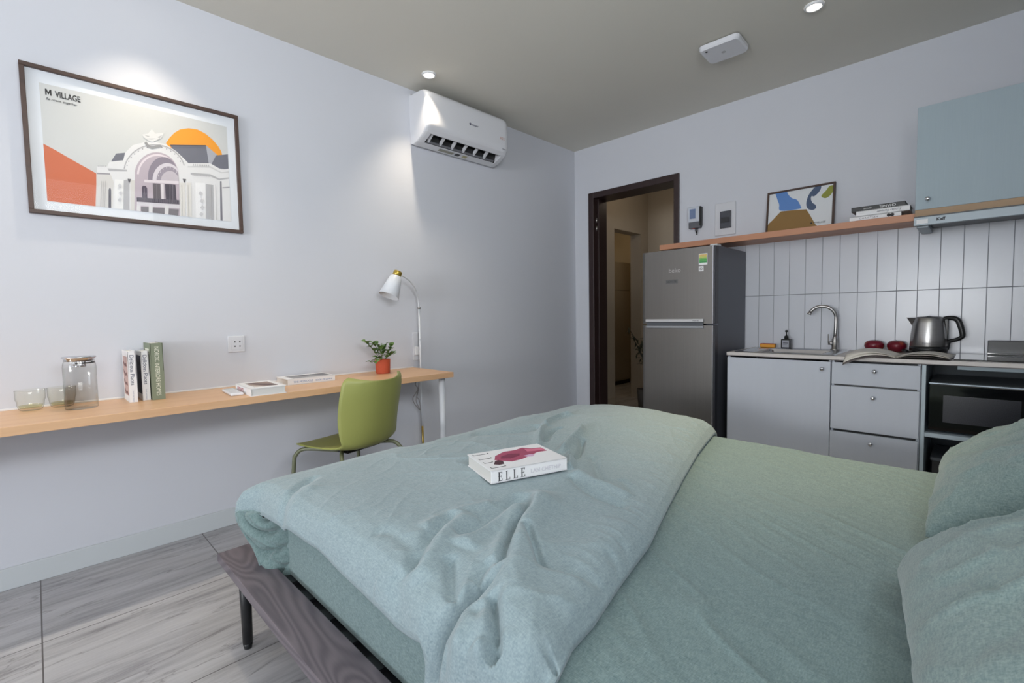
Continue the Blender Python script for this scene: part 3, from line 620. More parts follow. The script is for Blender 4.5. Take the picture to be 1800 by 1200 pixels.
for B, h, d, th, c1, c2 in ((B1, .230, .170, .029, (196, 168, 164), (120, 84, 82)), (B2, .226, .150, .028, (66, 64, 78), (44, 44, 56))):
    z = th
    poly_part(B, 'cover_picture', [(.028, .012), (.205, .012), (.205, d-.02), (.028, d-.02)], z, flat(*c1))
    for k in range(4):
        a = .03+k*.042; poly_part(B, 'cover_picture', [(a, .02), (a+.02, .05), (a+.012, .09), (a+.03, d-.03), (a+.016, d-.025), (a-.0, .09), (a+.006, .05)], z+.0004, flat(*c2))
poly_part(B3, 'cover_title', [(.21, .03), (.235, .03), (.235, .13), (.21, .13)], .048, mat('cream_ink', (222, 222, 206), .6))

# remote control
t = thing('remote_control', 'small white remote control lying on the desk', 'remote', (.27, -3.150, DZT), (0, 0, math.radians(-4)))
b = MB(); b.box(-.105, .105, -.028, .028, 0, .014, .006, 3); b.build('body', WHITEG, t)
b = MB(); b.box(-.085, -.02, -.018, .018, .0138, .0146, .0003, 1); b.build('display', mat('lcd_pale', (196, 204, 206), .3), t)
# flat books
t = book('book', 'thick white book with red lettered spine lying on the desk beside the remote', (.452, -3.112, DZT), (0, 0, math.radians(96+86)), .262, .155, .036, PAPER, 'books lying flat on the desk')
bpy.data.objects.remove(t.children[0]); bpy.data.objects.remove(t.children[0])
t.rotation_euler = (0, 0, math.radians(178)); t.location = (.455, -3.122, DZT)
# spine faces the left (-y); pages show towards the room (+x)
b = MB(); b.box(0, .27, -.158, 0, 0, .0028); b.box(0, .27, -.158, 0, .034, .0368); b.box(0, .27, -.003, 0, 0, .0368, .001, 1); b.build('cover', PAPER, t)
b = MB(); b.box(.004, .266, -.153, -.003, .0028, .034); b.build('pages', PAGES, t)
text('spine_lettering', 'RETREATS', mat('red_print', (168, 78, 84), .6), t, (.235, .0004, .010), ((-1, 0, 0), (0, 0, 1), (0, 1, 0)), .024, world=False)
poly_part(t, 'cover_picture', [(.05, -.135), (.225, -.135), (.225, -.03), (.05, -.03)], .0369, flat(150, 132, 124))
poly_part(t, 'cover_picture', [(.05, -.135), (.10, -.135), (.16, -.09), (.225, -.06), (.225, -.03), (.14, -.06), (.05, -.10)], .0373, flat(96, 76, 76))
poly_part(t, 'cover_picture', [(.05, -.07), (.12, -.03), (.05, -.03)], .0373, flat(214, 206, 200))
t = book('book', 'wide white book with grey landscape cover lying on the desk near the chair', (.215, -2.868, DZT), (0, 0, math.radians(88.5)), .262, .19, .032, PAPER, 'books lying flat on the desk')
text('spine_lettering', 'THE MONOCLE', mat('blue_print', (112, 136, 178), .6), t, (.03, -.0004, .010), R_SPINE, .015, world=False)
text('spine_lettering', 'BOOK OF JAPAN', mat('blue_print', (112, 136, 178), .6), t, (.15, -.0004, .010), R_SPINE, .012, world=False)
poly_part(t, 'cover_picture', [(.035, .018), (.25, .018), (.25, .15), (.035, .15)], .0321, flat(150, 150, 154))
poly_part(t, 'cover_picture', [(.035, .15), (.12, .10), (.18, .12), (.25, .06), (.25, .15)], .0325, flat(104, 104, 112))

# potted plant on the desk
t = thing('potted_plant', 'small leafy plant in a terracotta pot on the desk', 'plant', (.135, -2.245, DZT))
b = MB(); b.lathe([(0, 0), (.043, 0), (.044, .003), (.048, .088), (.0485, .09), (.045, .09), (.044, .07), (0, .07)], seg=44); b.build('pot', TERRA, t)
b = MB(); b.lathe([(0, .078), (.03, .077), (.045, .072)], seg=28); b.build('soil', mat('soil', (58, 44, 34), .95, bump=(200, .6, .004)), t)
b = MB(); lf = MB()
def leaf(mb, p, d, size, wid=.62):
    d = Vector(d).normalized(); s = d.cross(Vector((random.uniform(-.3, .3), random.uniform(-.3, .3), 1))).normalized(); n = s.cross(d); rows = []
    for k in range(5):
        f = k/4; w = size*wid*.5*math.sin(PI*min(.97, .06+f*.92))**.8
        c = Vector(p)+d*size*f+n*size*(.12*math.sin(PI*f)-.10*f*f)
        rows.append([c-s*w+n*w*.25, c, c+s*w+n*w*.25])
    mb.grid(np.array([[tuple(q) for q in r] for r in rows]))
stems = [((0, 0, .075), (-.0, -.045, .13), (.01, -.08, .17), (.015, -.125, .21)), ((0, 0, .075), (.01, -.04, .14), (.02, -.06, .18), (.03, -.085, .20)), ((0, .0, .075), (.02, -.03, .10), (.04, -.06, .105), (.05, -.105, .080)),
         ((0, .01, .075), (.01, .03, .12), (.01, .045, .15), (.02, .052, .175)), ((0, 0, .075), (.02, -.02, .11), (.03, -.03, .15), (.03, -.05, .19)),
         ((0, 0, .075), (.03, .01, .10), (.05, .03, .12), (.06, .045, .13)), ((-.01, 0, .075), (-.02, .01, .12), (-.02, .02, .15), (-.02, .03, .17))]
for st in stems:
    b.tube(st, .0018, 6, 4)
    for k in range(8):
        f = .34+.66*k/7; i = min(int(f*3), 2); a = Vector(st[i]); c = Vector(st[i+1]); p = a.lerp(c, f*3-i)
        d = (c-a).normalized(); side = d.cross(Vector((0, 0, 1))).normalized()*(1 if k % 2 else -1)
        leaf(lf, p, side+d*.5+Vector((random.uniform(-.4, .4), random.uniform(-.4, .4), random.uniform(-.2, .5))), random.uniform(.032, .041), .95)
b.build('stems', STEM, t); lf.build('leaves', LEAF, t)

# ================================================================== CHAIR
t = thing('shell_chair', 'olive green plastic shell chair with tube legs at the desk', 'chair', (.470, -2.640, 0), (0, 0, math.radians(193)))
# local: +x forward
prof = [(.225, .425, .160), (.222, .438, .180), (.20, .446, .195), (.13, .447, .207), (.04, .441, .210), (-.05, .436, .203), (-.12, .436, .190), (-.165, .446, .182), (-.195, .470, .186), (-.213, .51, .196), (-.228, .58, .207), (-.243, .66, .212), (-.258, .725, .212), (-.268, .765, .207), (-.274, .788, .195), (-.277, .798, .170)]
P = np.array(prof); tt = np.linspace(0, len(P)-1, 61); P = np.stack([np.interp(tt, np.arange(len(P)), P[:, i]) for i in range(3)], 1)
for _ in range(2): P[1:-1] = (P[:-2]+2*P[1:-1]+P[2:])/4
G = np.zeros((61, 31, 3))
for i in range(61):
    bk = float(sstep(20, 42, i))
    for j in range(31):
        s = -1+2*j/30; G[i, j] = (P[i, 0]+bk*.085*abs(s)**2.2+(1-bk)*(.0), P[i, 2]*s*(1-.04*bk*s*s), P[i, 1]+max(.25, 1-bk)*(.045*abs(s)**3*min(1, max(.15, (i-8)/22)))+(.012*bk*s*s if i > 50 else 0))
b = MB(); b.grid(G); o = mod_solid(b.build('shell', GREEN, t), .007, 0)
for sy in (-1, 1):
    b = MB(); b.tube([(-.02, .10*sy, .425), (.10, .15*sy, .428), (.165, .185*sy, .425), (.195, .205*sy, .395), (.205, .212*sy, .34), (.225, .228*sy, .01)], .0105, 12, 5); b.build('leg', GREENT, t)
    b = MB(); b.tube([(-.02, .08*sy, .422), (-.09, .14*sy, .424), (-.135, .175*sy, .42), (-.165, .195*sy, .39), (-.180, .205*sy, .34), (-.225, .235*sy, .01)], .0105, 12, 5); b.build('leg', GREENT, t)
b = MB(); b.box(-.10, .10, -.11, .11, .417, .432, .004, 1); b.build('seat_mount', BLKP, t)

# ================================================================== KITCHEN
CZ = .842; CF = -.556
t = thing('worktop', 'pale kitchen worktop above the grey base units', 'worktop', (2.55, -.28, CZ-.022))
# cut-out for the basin
SX0, SX1, SY0, SY1 = 1.80, 2.20, -.475, -.12
b = MB(); b.box(1.672, SX0+.02, CF, -.0085, CZ-.022, CZ); b.box(SX1-.02, XR, CF, -.0085, CZ-.022, CZ)
b.box(SX0+.02, SX1-.02, CF, SY0+.02, CZ-.022, CZ); b.box(SX0+.02, SX1-.02, SY1-.02, -.0085, CZ-.022, CZ)
b.build('top_board', WORKT, t, True)
b = MB(); b.box(1.672, XR, CF-.0015, CF, CZ-.024, CZ-.020); b.build('edge_shadow_gap', mat('edge_band', (90, 84, 84), .6), t, True)
# cabinet with the door
def knob(parent, x, y, z):
    b = MB(); b.lathe([(0, 0), (.005, 0), (.005, .010), (.011, .014), (.012, .019), (.009, .024), (0, .026)], c=(x, y, z), M=Matrix.Rotation(PI/2, 3, 'X'), seg=24); return b.build('knob', CHROME, parent, True)
t = thing('base_cabinet', 'grey base cabinet with one wide door under the sink', 'cabinet', (1.97, -.27, 0))
b = MB(); b.box(1.675, 1.690, -.535, -.01, .0, CZ-.025); b.box(2.250, 2.2625, -.535, -.01, 0, CZ-.025); b.box(1.69, 2.252, -.52, -.01, .08, .095); b.box(1.69, 2.252, -.022, -.01, .08, CZ-.025); b.box(1.69, 2.252, -.50, -.485, 0, .08)
b.build('body', CAB, t, True)
b = MB(); b.box(1.676, 2.262, -.553, -.536, .085, CZ-.034, .0015, 1); o = b.build('door', CAB, t, True); knob(o, 2.222, -.553, .765)
t = thing('drawer_cabinet', 'grey base cabinet with three drawers beside the sink unit', 'cabinet', (2.465, -.27, 0))
b = MB(); b.box(2.266, 2.278, -.535, -.01, 0, CZ-.025); b.box(2.650, 2.664, -.535, -.01, 0, CZ-.025); b.box(2.278, 2.65, -.022, -.01, 0, CZ-.025); b.box(2.278, 2.65, -.5, -.485, 0, .08); b.build('body', CAB, t, True)
for z0, z1, kz, dx in ((.682, CZ-.034, .766, 0), (.418, .672, .618, -.004), (.09, .404, .358, -.010)):
    b = MB(); b.box(2.268+dx*.35, 2.662+dx*.2, -.553, -.536, z0, z1, .0015, 1); o = b.build('drawer', CAB, t, True); knob(o, 2.470+dx, -.553, kz)
for z0 in (.40, .665): b = MB(); b.box(2.279, 2.649, -.534, -.526, z0, z0+.025); b.build('drawer_gap', BLKP, t, True)
t = thing('open_cabinet', 'pale open cabinet bay holding the microwave oven', 'cabinet', (3.05, -.27, 0))
EDG = mat('cabinet_edge', (176, 190, 198), .4); DKI = mat('dark_interior', (58, 66, 72), .6)
b = MB(); b.box(2.668, 2.684, -.553, -.01, 0, CZ-.026); b.build('side_panel', EDG, t, True)
b = MB(); b.box(XR-.03, XR-.012, -.553, -.01, 0, CZ-.026); b.build('side_panel', EDG, t, True)
b = MB(); b.box(2.684, XR-.03, -.545, -.01, .436, .458, .001, 1); b.build('shelf', EDG, t, True)
b = MB(); b.box(2.684, XR-.03, -.025, -.01, .0, CZ-.026); b.build('back_panel', DKI, t, True)
b = MB(); b.box(2.684, XR-.03, -.545, -.01, .06, .08, .001, 1); b.build('shelf', EDG, t, True)
# microwave
t = thing('microwave_oven', 'black glass fronted microwave oven on the open cabinet shelf', 'microwave', (2.93, -.30, .458))
b = MB(); b.box(2.694, 3.165, -.49, -.09, .466, .722, .004, 2); b.build('body', mat('microwave_grey', (128, 134, 140), .4, .3), t, True)
b = MB(); b.box(2.695, 3.164, -.512, -.491, .468, .714, .003, 2); o = b.build('door', BLKG, t, True)
b = MB(); b.box(2.752, 3.03, -.5132, -.512, .517, .658); b.build('window', mat('mesh_window', (46, 47, 54), .25, nz=(300, .3)), o, True)
b = MB(); b.box(2.694, 3.165, -.514, -.489, .7145, .7225, .002, 1); b.build('top_trim', mat('trim_steel', (168, 180, 190), .35, .4), t, True)
for x in (2.72, 3.13):
    b = MB(); b.cyl((x, -.45, .458), (x, -.45, .467), .012); b.cyl((x, -.14, .458), (x, -.14, .467), .012); b.build('foot', BLKP, t, True)
wt = mat('white_ink', (214, 216, 222), .5)
text('lettering', 'Electrolux', wt, t, (2.905, -.5128, .474), FACE_K, .0085)
b = MB()
for q in ((2.915, 2.919, .485, .502), (2.919, 2.927, .485, .4875), (2.919, 2.925, .4925, .4948), (2.919, 2.927, .4995, .502), (2.930, 2.933, .485, .502), (2.933, 2.941, .4995, .502), (2.933, 2.941, .485, .4875)): b.box(q[0], q[1], -.5128, -.512, q[2], q[3])
b.build('logo', wt, t, True)
# things in the lower bay
t = thing('storage_box', 'dark box with pale rim in the lowest cabinet bay', 'box', (2.87, -.28, .08))
b = MB(); b.box(2.71, 3.0, -.46, -.14, .08, .30, .004, 1); b.build('body', BLKP, t, True)
b = MB(); b.box(2.705, 3.005, -.465, -.135, .295, .312, .004, 1); b.build('rim', mat('grey_rim', (96, 100, 106), .4), t, True)
# under-hob housing
t = thing('induction_hob', 'black glass hob set into the worktop right of the kettle', 'hob', (3.08, -.28, CZ))
b = MB(); b.box(2.785, 3.40, -.495, -.10, CZ, CZ+.006, .002, 1); b.build('glass_top', BLKG, t, True)
b = MB(); b.box(2.80, 3.38, -.48, -.12, CZ-.050, CZ-.001, .002, 1); b.build('housing', mat('housing_grey', (150, 164, 172), .5, .2), t, True)
t = thing('splash_guard', 'low black upright panel behind the hob against the tiles', 'panel', (3.12, -.075, CZ+.006))
b = MB(); b.box(2.912, 3.36, -.098, -.040, CZ+.0062, .926, .002, 1); b.build('panel', BLKP, t, True)
b = MB(); b.box(2.912, 3.36, -.0992, -.098, CZ+.012, CZ+.016); b.build('seam', BLKG, t, True)

# sink
t = thing('kitchen_sink', 'stainless steel drop-in sink at the left end of the worktop', 'sink', (2.0, -.3, CZ))
b = MB()
def rr(x0, x1, y0, y1, r, z, n=6):
    out = []
    for cx, cy, a0 in ((x1-r, y1-r, 0), (x0+r, y1-r, 90), (x0+r, y0+r, 180), (x1-r, y0+r, 270)):
        for k in range(n+1): a = math.radians(a0+90*k/n); out.append((cx+r*math.cos(a), cy+r*math.sin(a), z))
    return out
loops = [rr(1.705, 2.275, -.520, -.045, .02, CZ+.0005), rr(1.707, 2.273, -.518, -.047, .02, CZ+.0045), rr(1.725, 2.255, -.5, -.065, .03, CZ+.0035), rr(SX0-.03+.04, SX1+.0, SY0+.005, SY1+.0, .05, CZ+.003), rr(SX0+.02, SX1-.01, SY0+.015, SY1-.01, .05, CZ-.008), rr(SX0+.035, SX1-.03, SY0+.03, SY1-.025, .05, CZ-.15), rr(SX0+.08, SX1-.08, SY0+.08, SY1-.08, .04, CZ-.165)]
n = len(loops[0]); vs = [p for l in loops for p in l]
b.add(vs, [(k*n+i, k*n+(i+1) % n, (k+1)*n+(i+1) % n, (k+1)*n+i) for k in range(len(loops)-1) for i in range(n)]+[tuple(range((len(loops)-1)*n, len(loops)*n))], True)
b.build('basin', SINKM, t, True)
b = MB(); b.lathe([(0, .001), (.02, .001), (.03, .004), (.032, .001)], c=(2.0, -.3, CZ-.165), seg=24); b.build('drain', CHROME, t, True)
# faucet
t = thing('kitchen_faucet', 'stainless gooseneck faucet rising behind the sink', 'faucet', (2.195, -.085, CZ+.003))
b = MB(); b.lathe([(0, 0), (.026, 0), (.026, .006), (.019, .010), (.018, .065), (.012, .085), (.011, .09)], seg=28); b.build('body', STEEL, t)
pts = [(0, 0, .07), (.004, 0, .15), (.004, 0, .215)]
for k in range(1, 11): a = math.radians(15*k); pts.append((-.072+.076*math.cos(a), -.004*k*.8, .215+.076*math.sin(a)))
b = MB(); b.tube(pts, .0105, 14, 2); b.cyl(pts[-1], Vector(pts[-1])+Vector((-.006, -.002, -.016)), .0125); b.build('spout', STEEL, t)
b = MB(); b.cyl((0, -.0, .045), (-.036, -.01, .045), .012); b.tube([(-.034, -.01, .045), (-.034, -.012, .08), (-.034, -.016, .105)], .0035, 10, 3); b.build('lever', STEEL, t)
# sponge, soap
t = thing('sponge', 'orange yellow dish sponge behind the sink', 'sponge', (1.785, -.078, CZ+.005), (0, 0, .05))
b = MB(); b.box(-.05, .05, -.022, .022, 0, .026, .008, 3); b.build('foam', mat('sponge_orange', (226, 160, 70), .95, bump=(150, .8, .003)), t)
b = MB(); b.box(-.048, .048, -.0225, .0225, .022, .028, .003, 2); b.build('scouring_pad', mat('sponge_pad', (206, 110, 70), .95), t)
t = thing('soap_bottle', 'small dark square pump bottle with pale label behind the sink', 'bottle', (1.906, -.080, CZ+.005))
b = MB(); b.box(-.030, .030, -.022, .022, 0, .064, .005, 3); b.build('body', BLKP, t)
b = MB(); b.box(-.022, .022, -.0228, -.022, .006, .056); b.build('label', mat('grey_label', (160, 162, 172), .6), t)
b = MB(); b.box(-.015, .016, -.0232, -.0228, .034, .038); b.box(-.015, .008, -.0232, -.0228, .026, .028); b.build('label_print', INK, t)
b = MB(); b.lathe([(.017, .062), (.014, .066), (.013, .085), (.006, .087), (.0035, .10), (.0035, .112), (.009, .114), (.010, .122), (.006, .127), (0, .127)], seg=24); b.cyl((0, -.004, .119), (0, -.026, .117), .004, .003, 10); b.build('pump', BLKP, t)

# apples
APP = bpy.data.materials.new('apple_skin'); APP.use_nodes = True
nt = APP.node_tree; bs = nt.nodes['Principled BSDF']; n_ = nt.nodes.new('ShaderNodeTexNoise'); n_.inputs['Scale'].default_value = 22; n_.inputs['Detail'].default_value = 4
cr = nt.nodes.new('ShaderNodeValToRGB'); cr.color_ramp.elements[0].position = .55; cr.color_ramp.elements[0].color = lin((112, 18, 38)); cr.color_ramp.elements[1].position = .78; cr.color_ramp.elements[1].color = lin((190, 96, 52))
tcn = nt.nodes.new('ShaderNodeTexCoord'); nt.links.new(tcn.outputs['Object'], n_.inputs[0]); nt.links.new(n_.outputs[0], cr.inputs[0]); nt.links.new(cr.outputs[0], bs.inputs[0]); bs.inputs['Roughness'].default_value = .3
for i, (x, y, rz, lab) in enumerate(((2.405, -.085, .3, 'dark red apple behind the open magazine, the left one of the pair'), (2.515, -.080, 2.0, 'red apple with a yellow blush behind the magazine, the one nearer the kettle'))):
    t = thing('apple', lab, 'fruit', (x, y, CZ), (0, 0, rz), 'red apples on the worktop')
    b = MB(); b.bm.verts; b.lathe([(0, .006), (.012, .001), (.022, .002), (.036, .013), (.0435, .032), (.043, .047), (.033, .061), (.018, .066), (.007, .061), (0, .055)], seg=36)
    for v in b.bm.verts: v.co *= 1.1; v.co.x *= 1.06+.02*math.sin(3*math.atan2(v.co.y, v.co.x)); 
    b.build('flesh', APP, t); b = MB(); b.tube([(0, 0, .055), (.002, 0, .066), (.006, .001, .076)], .0013, 6, 3); b.build('stem', STEM, t)

# kettle
t = thing('electric_kettle', 'brushed steel electric kettle with black handle on the worktop', 'kettle', (2.665, -.135, CZ), (0, 0, 0)); t.scale = (1.04, 1.04, 1.04)
b = MB(); b.lathe([(0, 0), (.080, 0), (.082, .004), (.082, .012), (.079, .014), (0, .016)], seg=48); b.build('power_base', BLKP, t)
b = MB(); b.lathe([(.077, .017), (.083, .02), (.082, .046), (.0, .046)], seg=48); b.lathe([(0, .017), (.077, .017)], seg=48); b.build('lower_band', BLKP, t)
b = MB(); b.lathe([(.0805, .046), (.0815, .05), (.078, .11), (.070, .175), (.064, .205), (.061, .208), (.058, .206)], seg=56); b.build('body', STEEL, t)
b = MB(); b.lathe([(.059, .206), (.05, .211), (.012, .213), (.008, .216), (0, .217)], seg=40); b.build('lid', BLKP, t)
# spout to the left (-x)
b = MB()
for k, (dx, w, z0, z1) in enumerate(((-.058, .030, .15, .207), (-.078, .022, .178, .208), (-.098, .010, .201, .209))): pass
vs = [(-.060, -.030, .206), (-.060, .030, .206), (-.097, -.008, .208), (-.097, .008, .208), (-.066, -.004, .150), (-.066, .004, .150), (-.052, -.028, .160), (-.052, .028, .160)]
b.add(vs, [(0, 2, 3, 1), (2, 4, 5, 3), (0, 6, 4, 2), (1, 3, 5, 7), (0, 1, 7, 6), (6, 7, 5, 4)], False); b.build('spout', STEEL, t)
b = MB(); b.tube([(.055, 0, .198), (.075, 0, .203), (.098, -.008, .203), (.118, -.012, .192), (.130, -.014, .160), (.139, -.015, .115), (.134, -.014, .098), (.110, -.010, .083), (.086, -.004, .074), (.080, -.002, .045), (.080, 0, .03)], [.010, .012, .013, .0135, .0135, .0125, .011, .010, .010, .009, .007], 14, 4)
b.box(.064, .082, -.010, .008, .06, .20, .004, 2); b.build('handle', BLKP, t)
text('lettering', 'Cuckoo', mat('grey_ink', (90, 92, 110), .5), t, (-.022, -.0835, .062), FACE_K, .012, world=False)
b = MB(); b.tube([(-.078, .0, .008), (-.10, -.012, .012), (-.115, 0, .018), (-.108, .02, .02), (-.09, .03, .014), (-.10, .06, .006), (-.06, .12, .006)], .0035, 8, 5); b.build('power_cord', BLKP, t)

# magazine: two arched halves on the worktop, front left corner hanging over the edge
t = thing('open_magazine', 'open magazine lying face up over the worktop edge', 'magazine', (2.565, -.40, CZ), (0, 0, math.radians(-3)))
def mag(side, z, inset, name, m, lift):
    n, k = 22, 12; G = np.zeros((n, k, 3))
    for i in range(n):
        u = i/(n-1)*(.225 if side < 0 else .215)
        for j in range(k):
            v = j/(k-1); y = -.165+v*.235
            a = math.sin(PI*min(1, u/.23))**.8*lift+z
            x = side*(u+.002)
            ext = -.045*(u/.22)*(1-v) if side < 0 else 0
            drop = 0
            Y = y+ext+inset*(.5-v)*.02
            wy = Y-.40
            if side < 0 and wy < CF: drop = -(CF-wy)*.85*(u/.22)
            if side < 0: a += .012*(v)*(u/.2)
            G[i, j] = (x*(1-.01*inset), Y+(.02*u/.2 if side > 0 else 0), max(a, .0015)+drop+.0015)
    b = MB(); b.grid(G); return mod_solid(b.build(name, m, t), .0012 if inset else .0008, 1)
MAGP = mat('magazine_paper', (222, 216, 206), .5); MAGD = mat('magazine_cover', (92, 84, 84), .4)
for side in (-1, 1):
    mag(side, 0, 0, 'cover', MAGD, .013); mag(side, .003, 1, 'pages', MAGP, .019); mag(side, .006, 2, 'page', MAGP, .024)
    
G = np.zeros((8, 8, 3))
# upper cabinet, shelf, hood
UX = 2.603
t = thing('upper_cabinet', 'blue grey wall cabinet with one knob above the range hood', 'cabinet', (3.0, -.16, 1.657))
b = MB(); b.box(UX+.002, XR, -.314, -.001, 1.659, 2.212); b.build('body', CABBL, t, True)
b = MB(); b.box(UX, XR-.001, -.332, -.3145, 1.657, 2.214, .0012, 1); o = b.build('door', CABBL, t, True); knob(o, 2.656, -.332, 1.71)
t = thing('wall_shelf', 'long oak wall shelf running from the door above the fridge', 'shelf', (1.82, -.14, 1.608))
b = MB(); b.box(1.045, UX-.001, -.282, -.001, 1.607, 1.648, .0015, 1); b.build('board', OAKX, t, True)
t = thing('cabinet_base_board', 'oak board under the blue grey wall cabinet', 'board', (3.0, -.16, 1.617))
b = MB(); b.box(UX, XR-.001, -.333, -.001, 1.618, 1.6565, .001, 1); b.build('board', wood('oak_board_dull', (176, 146, 112), (150, 122, 92), 'x', .8, 10, 1.4, .5, .5), t, True)
t = thing('range_hood', 'slim silver range hood under the wall cabinet', 'range hood', (3.0, -.2, 1.56))
HOODM = mat('hood_silver', (150, 160, 167), .45, .3)
b = MB(); b.box(UX-.002, XR-.001, -.372, -.348, 1.565, 1.610, .002, 1); b.build('front_strip', HOODM, t, True)
b = MB(); b.box(UX, XR-.001, -.348, -.03, 1.585, 1.616, .002, 1); b.build('body', mat('hood_grey', (52, 56, 61), .4, .2), t, True)
b = MB(); b.box(UX, XR-.001, -.366, -.350, 1.6105, 1.6165); b.build('shadow_gap', BLKP, t, True)
b = MB(); b.box(UX+.008, UX+.06, -.32, -.05, 1.555, 1.585, .004, 1); b.build('side_duct', HOODM, t, True)
b = MB(); b.box(UX+.065, UX+.15, -.335, -.30, 1.572, 1.5855, .003, 1); b.build('control_box', BLKP, t, True)
b = MB(); b.box(UX+.01, UX+.058, -.3728, -.372, 1.574, 1.598); b.build('sticker', PAPER, t, True)
text('lettering', 'Kaff', INK, t, (UX+.092, -.3727, 1.583), FACE_K, .022, bold=.0008)

# picture leaning on the shelf
th = math.radians(8)
t = thing('framed_print', 'small dark framed abstract print leaning on the oak shelf', 'picture', (1.962, -.056, 1.6485), (-th, 0, 0))
# local: x right, z up, front -y
FW, FH = .415, .318
b = MB(); w = .012
for q in ((-FW/2, FW/2, 0, w), (-FW/2, FW/2, FH-w, FH), (-FW/2, -FW/2+w, w, FH-w), (FW/2-w, FW/2, w, FH-w)): b.box(q[0], q[1], -.012, .010, q[2], q[3], .001, 1)
b.build('frame', WALN, t)
b = MB(); b.box(-FW/2+w, FW/2-w, -.003, .006, w, FH-w); b.build('print', flat(214, 218, 222), t)
def art2(name, pts, col, layer):
    b = MB(); y = -.003-.0004*layer
    def f(u, v): return (min(max(-FW/2+u*FW, -FW/2+w), FW/2-w), min(max(v*FH, w), FH-w))
    n = len(pts); Q = []
    for k in range(n):                                                     # rounded outline
        a, c, d, e = pts[k-1], pts[k], pts[(k+1) % n], pts[(k+2) % n]
        for q in range(4):
            w_ = q/4; Q.append(f(*[.5*(2*c[m]+(d[m]-a[m])*w_+(2*a[m]-5*c[m]+4*d[m]-e[m])*w_*w_+(3*c[m]-a[m]-3*d[m]+e[m])*w_**3) for m in (0, 1)]))
    Q = [Vector((p[0], p[1], 0)) for p in Q]; b.add([(p.x, y, p.y) for p in Q], [tuple(q) for q in tessellate_polygon([Q])])
    return b.build(name, flat(*col), t)
art2('printed_hill', [(0, .0), (.0, .22), (.10, .36), (.21, .515), (.26, .53), (.57, .50), (.62, .46), (.74, .15), (.78, .0)], (138, 106, 56), 1)
art2('printed_blue_shape', [(.13, 1), (.28, 1), (.32, .90), (.38, .80), (.46, .74), (.52, .58), (.50, .53), (.22, .55), (.19, .70), (.15, .85)], (92, 134, 196), 1)
art2('printed_navy_shape', [(.79, .98), (.72, .97), (.65, .86), (.61, .74), (.60, .60), (.63, .50), (.70, .46), (.745, .50), (.73, .57), (.69, .62), (.665, .70), (.67, .77), (.71, .76), (.77, .83), (.80, .92)], (74, 90, 118), 1)
art2('printed_green_shape', [(.995, .92), (.92, .93), (.87, .84), (.81, .75), (.83, .70), (.88, .68), (.93, .72), (.97, .80), (1, .86)], (138, 142, 58), 1)
text('lettering', 'M VILLAGE', INK, t, (.092, -.0042, .050), FACE_K, .017, sx=.85, world=False)
b = MB(); b.cyl((.078, -.003, .056), (.078, -.0042, .056), .0055, seg=14); b.build('logo', INK, t)
# books on the shelf, spines to the room
SHZ = 1.6485; z = SHZ
specs = [('white book at the bottom of the stack on the oak shelf', 2.290, .252, .150, .026, PAPER, -.262, 'CHRISTIAN', mat('grey_ink', (90, 92, 110), .5), False),
         ('white book with script lettered spine in the middle of the shelf stack', 2.322, .258, .160, .032, PAPER, -.258, 'Sunday Forever', mat('grey_ink', (90, 92, 110), .5), True),
         ('black spined book on top of the stack on the oak shelf', 2.296, .262, .165, .026, BLKP, -.250, 'CHANEL', PAPER, True)]
for lab, x, L, Wd, Th, cv, y, s, im, flip in specs:
    L *= .98
    t = book('book', lab, (x, y, z), (0, 0, math.radians(0)), L, Wd, Th, cv, 'books stacked on the oak shelf')
    RS = ((-1, 0, 0), (0, 0, -1), (0, -1, 0)) if flip else R_SPINE
    if s == 'CHANEL':
        text('spine_lettering', s, im, t, (.215, -.0005, Th-.007), RS, .020, sx=1.0, world=False); text('spine_lettering', 'EDITIONS', im, t, (.10, -.0005, Th-.011), RS, .009, world=False)
    elif flip: text('spine_lettering', s, im, t, (.215, -.0005, Th-.010), RS, .018, shear=.3, world=False)
    else:
        text('spine_lettering', s, im, t, (.05, -.0005, .008), RS, .014, spacing=1.35, world=False)
        for dx in (0, .016): b = MB(); b.cyl((.19+dx, 0, .013), (.19+dx, -.0006, .013), .0095, seg=20); b.build('emblem', INK, t)
    z += Th+.0003

# meter & breaker box on kitchen wall
t = thing('electric_meter', 'small grey wall meter with screen and dangling wires beside the door', 'meter', (1.215, 0, 1.86))
b = MB(); b.box(1.168, 1.262, -.045, 0, 1.835, 1.957, .006, 2); b.build('case', mat('meter_white', (196, 202, 212), .4), t, True)
b = MB(); b.box(1.184, 1.232, -.0462, -.045, 1.862, 1.938, .001, 1); b.build('display', mat('display_blue', (112, 130, 164), .3), t, True)
b = MB(); b.box(1.258, 1.272, -.042, 0, 1.80, 1.955, .003, 1); b.build('side_clip', BLKP, t, True)
b = MB(); b.box(1.172, 1.268, -.042, 0, 1.785, 1.838, .006, 2); b.build('terminal_cover', mat('meter_grey', (92, 94, 100), .5), t, True)
b = MB(); b.tube([(1.225, -.02, 1.79), (1.228, -.03, 1.765), (1.234, -.02, 1.742)], .004, 8, 4); b.tube([(1.240, -.02, 1.79), (1.238, -.028, 1.765), (1.232, -.02, 1.735)], .004, 8, 4); b.build('wires', BLKP, t, True)
b = MB(); b.tube([(1.195, -.03, 1.79), (1.21, -.036, 1.782), (1.23, -.03, 1.79)], .0025, 8, 4); b.build('red_wire', mat('red_wire', (190, 70, 50), .5), t, True)
t = thing('breaker_box', 'white breaker panel with dark window above the shelf', 'breaker box', (1.452, 0, 1.83))
b = MB(); b.box(1.372, 1.528, -.010, 0, 1.705, 1.955, .004, 2); b.build('plate', mat('panel_white', (206, 208, 214), .4), t, True)
